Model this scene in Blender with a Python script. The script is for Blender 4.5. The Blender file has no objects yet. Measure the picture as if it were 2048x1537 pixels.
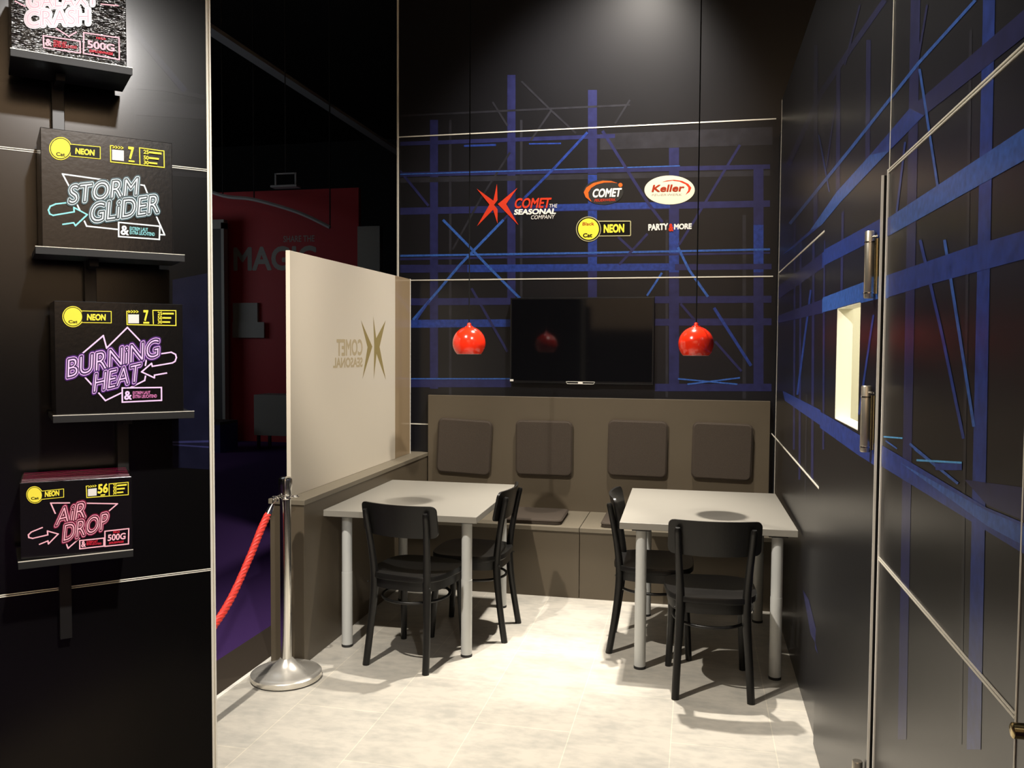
import bpy, bmesh, math, random, json
from mathutils import Matrix, Vector

# ------------------------------------------------------------------ camera, world, lights, exposure
S = bpy.context.scene
C = S.collection
CAM_R = [[0.97712, 0.212597, 0.006222], [0.015437, -0.041712, -0.99901], [-0.212127, 0.976249, -0.044039]]
cam = bpy.data.cameras.new('camera'); camo = bpy.data.objects.new('camera', cam); C.objects.link(camo)
cam.sensor_width = 36.0; cam.lens = 36.0 * 1700 / 2048; cam.clip_end = 200; cam.clip_start = 0.05
r, d, f = [Vector(v) for v in CAM_R]
camo.matrix_world = Matrix(((r.x, -d.x, -f.x, 0.0), (r.y, -d.y, -f.y, 0.0), (r.z, -d.z, -f.z, 1.60), (0, 0, 0, 1)))
S.camera = camo
S.view_settings.view_transform = 'Standard'; S.view_settings.look = 'None'
S.view_settings.gamma = 1.0; S.view_settings.exposure = 0.3; S.view_settings.use_curve_mapping = False
w = bpy.data.worlds.new('hall_dark'); S.world = w; w.use_nodes = True
w.node_tree.nodes['Background'].inputs[0].default_value = (0.9, 0.95, 1.0, 1)
w.node_tree.nodes['Background'].inputs[1].default_value = 0.0006

def spot(name, loc, target, power, size, blend=0.5, radius=0.05, col=(1.0, 0.92, 0.82)):
    l = bpy.data.lights.new(name, 'SPOT'); l.energy = power; l.spot_size = math.radians(size); l.spot_blend = blend
    l.shadow_soft_size = radius; l.color = col
    o = bpy.data.objects.new(name, l); C.objects.link(o); o.location = loc
    o.rotation_euler = (Vector(target) - Vector(loc)).to_track_quat('-Z', 'Y').to_euler()
    return o
spot('spotlight_bench', (-0.40, 5.00, 4.05), (-0.50, 4.05, 0.0), 900, 50, 1.0, 0.045)
spot('fill_floor_patch', (-0.50, 4.80, 4.05), (-0.66, 4.13, 0.0), 420, 17, 0.9, 0.04)  # added narrow beam that boosts the bright floor patch between the tables
spot('spotlight_front', (-1.75, 2.20, 4.00), (-0.60, 3.95, 0.0), 560, 74, 0.7, 0.035)
spot('spotlight_shelves', (0.44, 0.14, 3.14), (-1.42, 1.72, 1.32), 300, 50, 0.75, 0.05, (1.0, 0.96, 0.92))
spot('spotlight_backwall', (-0.35, 4.85, 4.75), (-0.75, 5.9, 2.35), 620, 74, 0.9, 0.12)
spot('fill_sidewall', (-1.6, 1.7, 3.8), (0.49, 2.5, 1.8), 430, 56, 0.9, 0.2)  # added fill, brightens the print on the right wall
spot('fill_screen', (0.30, 2.60, 3.30), (-2.0, 4.75, 1.62), 330, 34, 0.8, 0.05)  # added fill aimed at the frosted glass to lift its brightness
def area(name, loc, target, power, sx, sy, col):
    l = bpy.data.lights.new(name, 'AREA'); l.energy = power; l.shape = 'RECTANGLE'; l.size = sx; l.size_y = sy; l.color = col
    o = bpy.data.objects.new(name, l); C.objects.link(o); o.location = loc
    o.rotation_euler = (Vector(target) - Vector(loc)).to_track_quat('-Z', 'Y').to_euler()
    return o
area('fill_hall', (-10.5, 9.5, 2.6), (-6.6, 14.0, 4.6), 22, 3, 2, (0.9, 0.95, 1.0))  # added fill hidden behind the left wall, lifts beam and red stand
area('fill_hall_low', (-4.5, 6.6, 5.6), (-3.6, 6.0, 0.0), 5, 2, 2, (0.9, 0.95, 1.0))  # added weak fill over the unlit hall floor
area('fill_reflector', (-0.5, -2.4, 6.0), (0.2, -5.0, 2.6), 220, 4.0, 0.5, (1.0, 0.86, 0.70))  # added fill, lights the reflector wall behind the viewer
area('fill_reflector_far', (6.2, -2.4, 6.0), (6.6, -5.0, 3.0), 420, 4.0, 0.5, (1.0, 0.80, 0.62))  # second added fill, for the far end of the reflector wall

# ------------------------------------------------------------------ materials
def lin(c): return tuple((x / 12.92 if x <= 0.04045 else ((x + 0.055) / 1.055) ** 2.4) for x in c)
def mat(name, rgb, rough=0.5, metal=0.0, spec=0.5, noise=0.0, scale=8.0, bump=0.0, bscale=60.0, coat=0.0, stretch=None):
    m = bpy.data.materials.new(name); m.use_nodes = True; nt = m.node_tree; b = nt.nodes['Principled BSDF']
    b.inputs['Roughness'].default_value = rough; b.inputs['Metallic'].default_value = metal
    b.inputs['Specular IOR Level'].default_value = spec; b.inputs['Coat Weight'].default_value = coat
    b.inputs['Coat Roughness'].default_value = 0.12
    tc = nt.nodes.new('ShaderNodeTexCoord'); src = tc.outputs['Object']
    if stretch:
        mp = nt.nodes.new('ShaderNodeMapping'); mp.inputs['Scale'].default_value = stretch
        nt.links.new(src, mp.inputs[0]); src = mp.outputs[0]
    n = nt.nodes.new('ShaderNodeTexNoise'); n.inputs['Scale'].default_value = scale; n.inputs['Detail'].default_value = 6
    nt.links.new(src, n.inputs['Vector'])
    mx = nt.nodes.new('ShaderNodeMix'); mx.data_type = 'RGBA'
    k = max(noise, 0.02)
    mx.inputs[6].default_value = (*[c * (1 - k) for c in rgb], 1); mx.inputs[7].default_value = (*[min(1, c * (1 + k)) for c in rgb], 1)
    nt.links.new(n.outputs['Fac'], mx.inputs[0]); nt.links.new(mx.outputs[2], b.inputs['Base Color'])
    if bump:
        n2 = nt.nodes.new('ShaderNodeTexNoise'); n2.inputs['Scale'].default_value = bscale; n2.inputs['Detail'].default_value = 3
        nt.links.new(src, n2.inputs['Vector'])
        bp = nt.nodes.new('ShaderNodeBump'); bp.inputs['Strength'].default_value = bump; bp.inputs['Distance'].default_value = 0.01
        nt.links.new(n2.outputs['Fac'], bp.inputs['Height']); nt.links.new(bp.outputs[0], b.inputs['Normal'])
    return m
M = {}
WR = 0.30
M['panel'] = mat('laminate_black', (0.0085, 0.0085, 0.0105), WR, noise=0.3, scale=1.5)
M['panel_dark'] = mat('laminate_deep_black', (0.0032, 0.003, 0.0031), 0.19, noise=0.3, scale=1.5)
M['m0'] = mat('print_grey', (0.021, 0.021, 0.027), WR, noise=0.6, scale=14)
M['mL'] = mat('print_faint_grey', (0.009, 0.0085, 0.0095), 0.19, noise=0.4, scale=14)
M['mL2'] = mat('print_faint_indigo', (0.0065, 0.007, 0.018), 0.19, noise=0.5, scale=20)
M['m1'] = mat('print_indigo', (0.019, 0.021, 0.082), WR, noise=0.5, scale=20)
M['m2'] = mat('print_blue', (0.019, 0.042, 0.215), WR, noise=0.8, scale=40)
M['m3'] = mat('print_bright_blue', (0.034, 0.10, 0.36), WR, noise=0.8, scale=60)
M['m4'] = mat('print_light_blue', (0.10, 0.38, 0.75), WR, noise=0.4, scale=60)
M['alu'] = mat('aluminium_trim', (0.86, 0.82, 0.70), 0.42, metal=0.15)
M['white_edge'] = mat('white_edge', (0.86, 0.83, 0.75), 0.35)
M['bench'] = mat('taupe_laminate', (0.096, 0.076, 0.050), 0.42, noise=0.06, scale=3)
M['bench_edge'] = mat('taupe_edge', (0.16, 0.138, 0.10), 0.45)
M['cushion'] = mat('taupe_fabric', (0.058, 0.045, 0.034), 0.85, spec=0.25, noise=0.2, scale=160, bump=0.25, bscale=300)
M['tabletop'] = mat('grey_tabletop', (0.245, 0.232, 0.20), 0.38, noise=0.03)
M['tableleg'] = mat('white_leg_paint', (0.52, 0.53, 0.51), 0.3)
M['rubber'] = mat('black_rubber', (0.012, 0.012, 0.012), 0.6)
M['chair'] = mat('black_lacquer_wood', (0.0065, 0.0062, 0.0058), 0.36, spec=0.4, noise=0.2, scale=5, stretch=(30, 30, 3), bump=0.04, bscale=8)
M['chrome'] = mat('chrome', (0.82, 0.80, 0.76), 0.17, metal=1.0)
M['satin_chrome'] = mat('satin_chrome', (0.74, 0.71, 0.64), 0.26, metal=0.72)
M['steel'] = mat('brushed_steel', (0.70, 0.65, 0.54), 0.34, metal=0.9, stretch=(1, 1, 0.05))
M['brass'] = mat('brass', (0.60, 0.48, 0.24), 0.22, metal=1.0)
M['rope'] = mat('red_rope', (0.62, 0.035, 0.022), 0.55, noise=0.25, scale=120)
M['lamp'] = mat('red_lamp_enamel', (0.62, 0.022, 0.006), 0.16, coat=0.6)
M['lamp_in'] = mat('lamp_inside_white', (0.8, 0.75, 0.7), 0.5)
M['cord'] = mat('black_cord', (0.006, 0.006, 0.006), 0.8, spec=0.1)
M['tv'] = mat('black_tv_plastic', (0.008, 0.008, 0.009), 0.25)
M['tvglass'] = mat('tv_glass', (0.004, 0.004, 0.005), 0.06)
M['frost'] = mat('frosted_film', (0.66, 0.60, 0.49), 0.30, noise=0.03, scale=1.2)
M['clear'] = mat('clear_edge_glass', (0.30, 0.22, 0.13), 0.12)
M['shelf'] = mat('black_shelf', (0.006, 0.006, 0.006), 0.4)
M['shelf_lip'] = mat('dark_grey_lip', (0.016, 0.016, 0.016), 0.5, spec=0.25)
M['carton'] = mat('black_gloss_carton', (0.0045, 0.004, 0.004), 0.2, bump=0.02, bscale=90)
M['carton_film'] = mat('black_film_wrap', (0.006, 0.005, 0.004), 0.2, spec=0.6, bump=1.0, bscale=60, stretch=(0.4, 0.4, 1.7))
M['carton_pink'] = mat('pink_carton_top', (0.5, 0.04, 0.11), 0.35, noise=0.9, scale=60)
M['carpet'] = mat('purple_carpet', (0.062, 0.028, 0.125), 0.95, spec=0.1, noise=0.25, scale=200, bump=0.3, bscale=400)
M['floor_shade'] = mat('floor_edge_shade', (0.045, 0.034, 0.024), 0.55)
M['white_room'] = mat('white_room_paint', (0.80, 0.78, 0.66), 0.6)
M['stand_red'] = mat('red_stand_wall', (0.30, 0.004, 0.012), 0.6)
M['stand_grey'] = mat('grey_stand_panel', (0.22, 0.23, 0.22), 0.6)
M['stand_dark'] = mat('dark_stand_panel', (0.02, 0.02, 0.024), 0.6)
M['stand_white'] = mat('stand_white', (0.34, 0.33, 0.30), 0.6)
M['stand_blue'] = mat('stand_blue', (0.01, 0.012, 0.10), 0.6)
M['hall_black'] = mat('hall_black', (0.01, 0.01, 0.01), 0.9)
M['reflector_warm'] = mat('warm_reflector', (0.72, 0.58, 0.42), 0.6)
M['beam'] = mat('hall_beam_grey', (0.30, 0.31, 0.32), 0.6)
INK = dict(red=(0.62, 0.045, 0.018), orange=(0.85, 0.13, 0.02), brick=(0.36, 0.035, 0.012), white=(0.82, 0.80, 0.74), cream=(0.80, 0.73, 0.55),
    charcoal=(0.035, 0.033, 0.030), khaki=(0.50, 0.46, 0.24), black=(0.008, 0.007, 0.006), yellow=(0.92, 0.80, 0.07), silver=(0.50, 0.47, 0.40),
    gold=(0.28, 0.22, 0.09), tan=(0.46, 0.38, 0.24), pink=(1.0, 0.52, 0.62), magenta=(0.66, 0.010, 0.13), scarlet=(0.75, 0.03, 0.06),
    ice=(0.86, 0.95, 1.0), aqua=(0.30, 0.75, 0.78), teal=(0.03, 0.23, 0.30), lilac=(0.95, 0.66, 1.0), violet=(0.26, 0.03, 0.62), orchid=(0.80, 0.25, 0.55))
for k, v in INK.items(): M['ink_' + k] = mat('ink_' + k, v, 0.45, spec=0.12)
def halo(k, q): return tuple(c * q + 0.006 for c in INK[k])
for k in ('magenta', 'teal', 'violet'): M['halo_' + k] = mat('halo_' + k, halo(k, 0.12), 0.3); M['glow_' + k] = mat('glow_' + k, halo(k, 0.5), 0.3)

def floor_mat():
    m = bpy.data.materials.new('stone_look_tiles'); m.use_nodes = True; nt = m.node_tree; b = nt.nodes['Principled BSDF']
    b.inputs['Roughness'].default_value = 0.38
    tc = nt.nodes.new('ShaderNodeTexCoord')
    sep = nt.nodes.new('ShaderNodeSeparateXYZ'); nt.links.new(tc.outputs['Object'], sep.inputs[0])
    def ma(op, a, v):
        n = nt.nodes.new('ShaderNodeMath'); n.operation = op; nt.links.new(a, n.inputs[0]); n.inputs[1].default_value = v; return n.outputs[0]
    u = ma('ADD', sep.outputs[1], 20 * 0.87 - 3.005); v = ma('ADD', sep.outputs[0], 1.72 + 20 * 0.41)
    cb = nt.nodes.new('ShaderNodeCombineXYZ'); nt.links.new(u, cb.inputs[0]); nt.links.new(v, cb.inputs[1])
    br = nt.nodes.new('ShaderNodeTexBrick'); br.offset = 0.5; br.offset_frequency = 2
    br.inputs['Scale'].default_value = 1.0; br.inputs['Brick Width'].default_value = 0.87; br.inputs['Row Height'].default_value = 0.41
    br.inputs['Mortar Size'].default_value = 0.0022; br.inputs['Mortar Smooth'].default_value = 0.3
    br.inputs['Color1'].default_value = (0.45, 0.425, 0.375, 1); br.inputs['Color2'].default_value = (0.49, 0.465, 0.415, 1); br.inputs['Mortar'].default_value = (0.60, 0.56, 0.47, 1)
    nt.links.new(cb.outputs[0], br.inputs['Vector'])
    mp = nt.nodes.new('ShaderNodeMapping'); mp.inputs['Scale'].default_value = (1.0, 1.7, 1.0); nt.links.new(tc.outputs['Object'], mp.inputs[0])
    n = nt.nodes.new('ShaderNodeTexNoise'); n.inputs['Scale'].default_value = 3.6; n.inputs['Detail'].default_value = 8; n.inputs['Roughness'].default_value = 0.60
    nt.links.new(mp.outputs[0], n.inputs['Vector'])
    rmp = nt.nodes.new('ShaderNodeValToRGB'); rmp.color_ramp.elements[0].position = 0.38; rmp.color_ramp.elements[0].color = (0.79, 0.80, 0.795, 1)
    rmp.color_ramp.elements[1].position = 0.57; rmp.color_ramp.elements[1].color = (1.04, 1.03, 1.0, 1)
    n3 = nt.nodes.new('ShaderNodeTexNoise'); n3.inputs['Scale'].default_value = 17.0; n3.inputs['Detail'].default_value = 6; nt.links.new(mp.outputs[0], n3.inputs['Vector'])
    av = nt.nodes.new('ShaderNodeMix'); av.inputs[0].default_value = 0.38; nt.links.new(n.outputs['Fac'], av.inputs[2]); nt.links.new(n3.outputs['Fac'], av.inputs[3])
    nt.links.new(av.outputs[0], rmp.inputs[0])
    mx = nt.nodes.new('ShaderNodeMix'); mx.data_type = 'RGBA'; mx.blend_type = 'MULTIPLY'; mx.inputs[0].default_value = 1.0
    nt.links.new(br.outputs['Color'], mx.inputs[6]); nt.links.new(rmp.outputs[0], mx.inputs[7]); nt.links.new(mx.outputs[2], b.inputs['Base Color'])
    bp = nt.nodes.new('ShaderNodeBump'); bp.inputs['Strength'].default_value = 0.08; bp.inputs['Distance'].default_value = 0.01; nt.links.new(n.outputs['Fac'], bp.inputs['Height']); nt.links.new(bp.outputs[0], b.inputs['Normal'])
    return m
M['floor'] = floor_mat()

# ------------------------------------------------------------------ mesh helpers
class MB:
    def __init__(s): s.v = []; s.f = []; s.m = []
    def face(s, pts, m=0):
        i = len(s.v); s.v += [tuple(p) for p in pts]; s.f.append(list(range(i, i + len(pts)))); s.m.append(m); return s
    def box(s, x0, x1, y0, y1, z0, z1, m=0):
        i = len(s.v)
        s.v += [(x, y, z) for z in (z0, z1) for x, y in ((x0, y0), (x1, y0), (x1, y1), (x0, y1))]
        for q in ((3, 2, 1, 0), (4, 5, 6, 7), (0, 1, 5, 4), (1, 2, 6, 5), (2, 3, 7, 6), (3, 0, 4, 7)):
            s.f.append([i + k for k in q]); s.m.append(m)
        return s
    def prism(s, lower, upper, m=0):
        n = len(lower); i = len(s.v); s.v += [tuple(p) for p in lower] + [tuple(p) for p in upper]
        s.f.append([i + k for k in range(n)][::-1]); s.f.append([i + n + k for k in range(n)]); s.m += [m, m]
        for k in range(n):
            s.f.append([i + k, i + (k + 1) % n, i + n + (k + 1) % n, i + n + k]); s.m.append(m)
        return s
    def tube(s, path, rad, seg=12, closed=False, m=0):
        P = [Vector(p) for p in path]; n = len(P); R = rad if isinstance(rad, (list, tuple)) else [rad] * n
        i0 = len(s.v); prev = None
        for k in range(n):
            a = P[(k - 1) % n] if (closed or k > 0) else P[k]; b = P[(k + 1) % n] if (closed or k < n - 1) else P[k]
            t = (b - a).normalized()
            if prev is None:
                up = Vector((0, 0, 1)) if abs(t.z) < 0.9 else Vector((1, 0, 0)); u = t.cross(up).normalized()
            else:
                u = (prev - t * prev.dot(t)).normalized()
            prev = u; w2 = t.cross(u)
            for j in range(seg):
                an = 2 * math.pi * j / seg; s.v.append(tuple(P[k] + R[k] * (math.cos(an) * u + math.sin(an) * w2)))
        for k in range(n if closed else n - 1):
            for j in range(seg):
                a, b = i0 + k * seg, i0 + ((k + 1) % n) * seg
                s.f.append([a + j, a + (j + 1) % seg, b + (j + 1) % seg, b + j]); s.m.append(m)
        if not closed:
            s.f.append([i0 + j for j in range(seg)][::-1]); s.f.append([i0 + (n - 1) * seg + j for j in range(seg)]); s.m += [m, m]
        return s
    def lathe(s, prof, c=(0, 0, 0), seg=40, m=0, cap=True):
        i0 = len(s.v)
        for rr_, z in prof:
            for j in range(seg):
                an = 2 * math.pi * j / seg; s.v.append((c[0] + rr_ * math.cos(an), c[1] + rr_ * math.sin(an), c[2] + z))
        for k in range(len(prof) - 1):
            for j in range(seg):
                a, b = i0 + k * seg, i0 + (k + 1) * seg
                s.f.append([a + j, a + (j + 1) % seg, b + (j + 1) % seg, b + j]); s.m.append(m)
        if cap:
            s.f.append([i0 + j for j in range(seg)][::-1]); s.f.append([i0 + (len(prof) - 1) * seg + j for j in range(seg)]); s.m += [m, m]
        return s
    def build(s, name, mats, parent=None, smooth=False, bevel=0.0, segs=2, sub=0):
        me = bpy.data.meshes.new(name); me.from_pydata(s.v, [], s.f)
        for k in (mats if isinstance(mats, (list, tuple)) else [mats]): me.materials.append(M[k])
        me.polygons.foreach_set('material_index', s.m)
        bm = bmesh.new(); bm.from_mesh(me); bmesh.ops.remove_doubles(bm, verts=bm.verts, dist=1e-6) if not getattr(s, 'keep', 0) else None
        if not getattr(s, 'keep', 0): bmesh.ops.recalc_face_normals(bm, faces=bm.faces)
        bm.to_mesh(me); bm.free()
        o = bpy.data.objects.new(name, me); C.objects.link(o)
        if smooth:
            me.polygons.foreach_set('use_smooth', [True] * len(me.polygons))
            try: me.set_sharp_from_angle(angle=math.radians(40))
            except Exception: pass
        if bevel:
            b = o.modifiers.new('bevel', 'BEVEL'); b.width = bevel; b.segments = segs; b.limit_method = 'ANGLE'; b.angle_limit = math.radians(40); b.harden_normals = False
        if sub:
            q = o.modifiers.new('sub', 'SUBSURF'); q.levels = sub; q.render_levels = sub
        if parent: o.parent = parent
        return o
def tag(o, label, cat, group=None):
    o['label'] = label; o['category'] = cat
    if group: o['group'] = group
    return o
def thing(name, label, cat, loc=(0, 0, 0), rz=0.0, group=None):
    o = bpy.data.objects.new(name, None); C.objects.link(o); o.location = loc; o.rotation_euler = (0, 0, rz); o.empty_display_size = 0.1
    return tag(o, label, cat, group)
def structure(o): o['kind'] = 'structure'; return o
def dup(root, loc, rz, label):
    r_ = root.copy(); C.objects.link(r_); r_.location = loc; r_.rotation_euler = (0, 0, rz); r_['label'] = label
    for ch in list(root.children):
        c = ch.copy(); C.objects.link(c); c.parent = r_
        for g in list(ch.children):
            e = g.copy(); C.objects.link(e); e.parent = c
    return r_
def rrect(w_, h_, rad, n=6):
    pts = []
    for cx, cy, a0 in ((w_ / 2 - rad, h_ / 2 - rad, 0), (-w_ / 2 + rad, h_ / 2 - rad, 90), (-w_ / 2 + rad, -h_ / 2 + rad, 180), (w_ / 2 - rad, -h_ / 2 + rad, 270)):
        for k in range(n + 1):
            a = math.radians(a0 + 90 * k / n); pts.append((cx + rad * math.cos(a), cy + rad * math.sin(a)))
    return pts
def clip(poly, k, lim, keep_less):
    out = []
    for i in range(len(poly)):
        a, b = poly[i], poly[(i + 1) % len(poly)]
        ia = (a[k] <= lim) == keep_less; ib = (b[k] <= lim) == keep_less
        if ia: out.append(a)
        if ia != ib:
            t = (lim - a[k]) / (b[k] - a[k]); out.append([a[0] + t * (b[0] - a[0]), a[1] + t * (b[1] - a[1])])
    return out
def clipbox(poly, u0, u1, v0, v1):
    for k, lim, kl in ((0, u1, True), (0, u0, False), (1, v1, True), (1, v0, False)):
        if len(poly) < 3: return []
        poly = clip(poly, k, lim, kl)
    return poly if len(poly) >= 3 else []
PRINTS = ['panel', 'm0', 'm1', 'm2', 'm3', 'm4']
def mural(mb, polys, regions, place):
    for i, (lv, pl) in enumerate(polys):
        for reg in regions:
            q = clipbox(pl, *reg)
            if q: mb.face([place(u, v, 0.0004 + i * 0.000012 + lv * 0.0001273) for u, v in q], lv + 1)

# flat lettering: text outlines flattened to a mesh, then laid affinely on a parallelogram
_tc = {}
def text_geo(s, off):
    key = (s, off)
    if key not in _tc:
        cu = bpy.data.curves.new('t', 'FONT'); cu.body = s; cu.size = 1.0; cu.offset = off; cu.resolution_u = 4; cu.fill_mode = 'FRONT'
        ob = bpy.data.objects.new('t', cu); C.objects.link(ob)
        dg = bpy.context.evaluated_depsgraph_get(); me = bpy.data.meshes.new_from_object(ob.evaluated_get(dg))
        vs = [(v.co.x, v.co.y) for v in me.vertices]; fs = [list(p.vertices) for p in me.polygons]
        bpy.data.objects.remove(ob); bpy.data.curves.remove(cu); bpy.data.meshes.remove(me); _tc[key] = (vs, fs)
    return _tc[key]
def put_text(mb, s, q, off, place, lift, m):
    base = text_geo(s, 0.0)[0]
    x0 = min(v[0] for v in base); x1 = max(v[0] for v in base); y0 = min(v[1] for v in base); y1 = max(v[1] for v in base)
    vs, fs = text_geo(s, min(off, 0.0)); bl, br, tl = q
    if off > 0.004:   # thicken evenly: copies of the outline shifted round a circle
        n_ = 14; v2 = []; f2 = []
        for k in range(n_):
            i0 = len(v2); a = 2 * math.pi * k / n_
            v2 += [(x + off * math.cos(a), y + off * math.sin(a)) for x, y in vs]; f2 += [[i0 + j for j in f_] for f_ in fs]
        per = len(fs); vs, fs = v2, f2
    else: per = 1
    uv = []
    for x, y in vs:
        a = (x - x0) / (x1 - x0); b = (y - y0) / (y1 - y0)
        uv.append((bl[0] + a * (br[0] - bl[0]) + b * (tl[0] - bl[0]), bl[1] + a * (br[1] - bl[1]) + b * (tl[1] - bl[1])))
    for i, f_ in enumerate(fs): mb.face([place(*uv[k], lift + (i // per) % 14 * 0.000009) for k in f_], m)
SPLIT = ('lettering', 'title_lettering', 'zigzag_outline', 'starburst')
def draw(items, name, place, parent, base=0.0004, ax=1.0, ay=1.0):
    if name in SPLIT and len(items) > 1:
        for k, it in enumerate(items): draw([it], name, place, parent, base + 0.0008 * k * (name == 'title_lettering'), ax, ay)
        return
    mb = MB(); mb.keep = 1; mats = []
    def mi(k):
        if k not in mats: mats.append(k)
        return mats.index(k)
    lift = base
    for it in items:
        lift += 0.00015; k = it['k']
        if k == 'poly': mb.face([place(u, v, lift) for u, v in it['p']], mi('ink_' + it['c']))
        elif k == 'line':
            p = it['p']; h = it['w'] / 2; m_ = mi('ink_' + it['c'])
            for a, b in zip(p[:-1], p[1:]):
                dx, dy = (b[0] - a[0]) * ax, (b[1] - a[1]) * ay; L_ = math.hypot(dx, dy)
                if L_ < 1e-9: continue
                wd = h * ax; ex, ey = dx / L_ * wd * 0.8, dy / L_ * wd * 0.8; nx, ny = -dy / L_ * wd, dx / L_ * wd
                lift += 0.000006
                mb.face([place(u / ax, v / ay, lift) for u, v in ((a[0] * ax - ex + nx, a[1] * ay - ey + ny), (b[0] * ax + ex + nx, b[1] * ay + ey + ny), (b[0] * ax + ex - nx, b[1] * ay + ey - ny), (a[0] * ax - ex - nx, a[1] * ay - ey - ny))], m_)
        elif k == 'text': put_text(mb, it['s'], it['q'], it['fat'], place, lift, mi('ink_' + it['c']))
        elif k == 'neon':   # dark glow, coloured rim, pale tube, dark gap, pale core
            for off, kk in ((0.125, 'halo_' + it['h']), (0.090, 'glow_' + it['h']), (0.064, 'ink_' + it['c']), (0.040, 'halo_' + it['h']), (-0.018, 'ink_' + it['c'])):
                put_text(mb, it['s'], it['q'], off, place, lift, mi(kk)); lift += 0.00014
    return mb.build(name, mats, parent)

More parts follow.
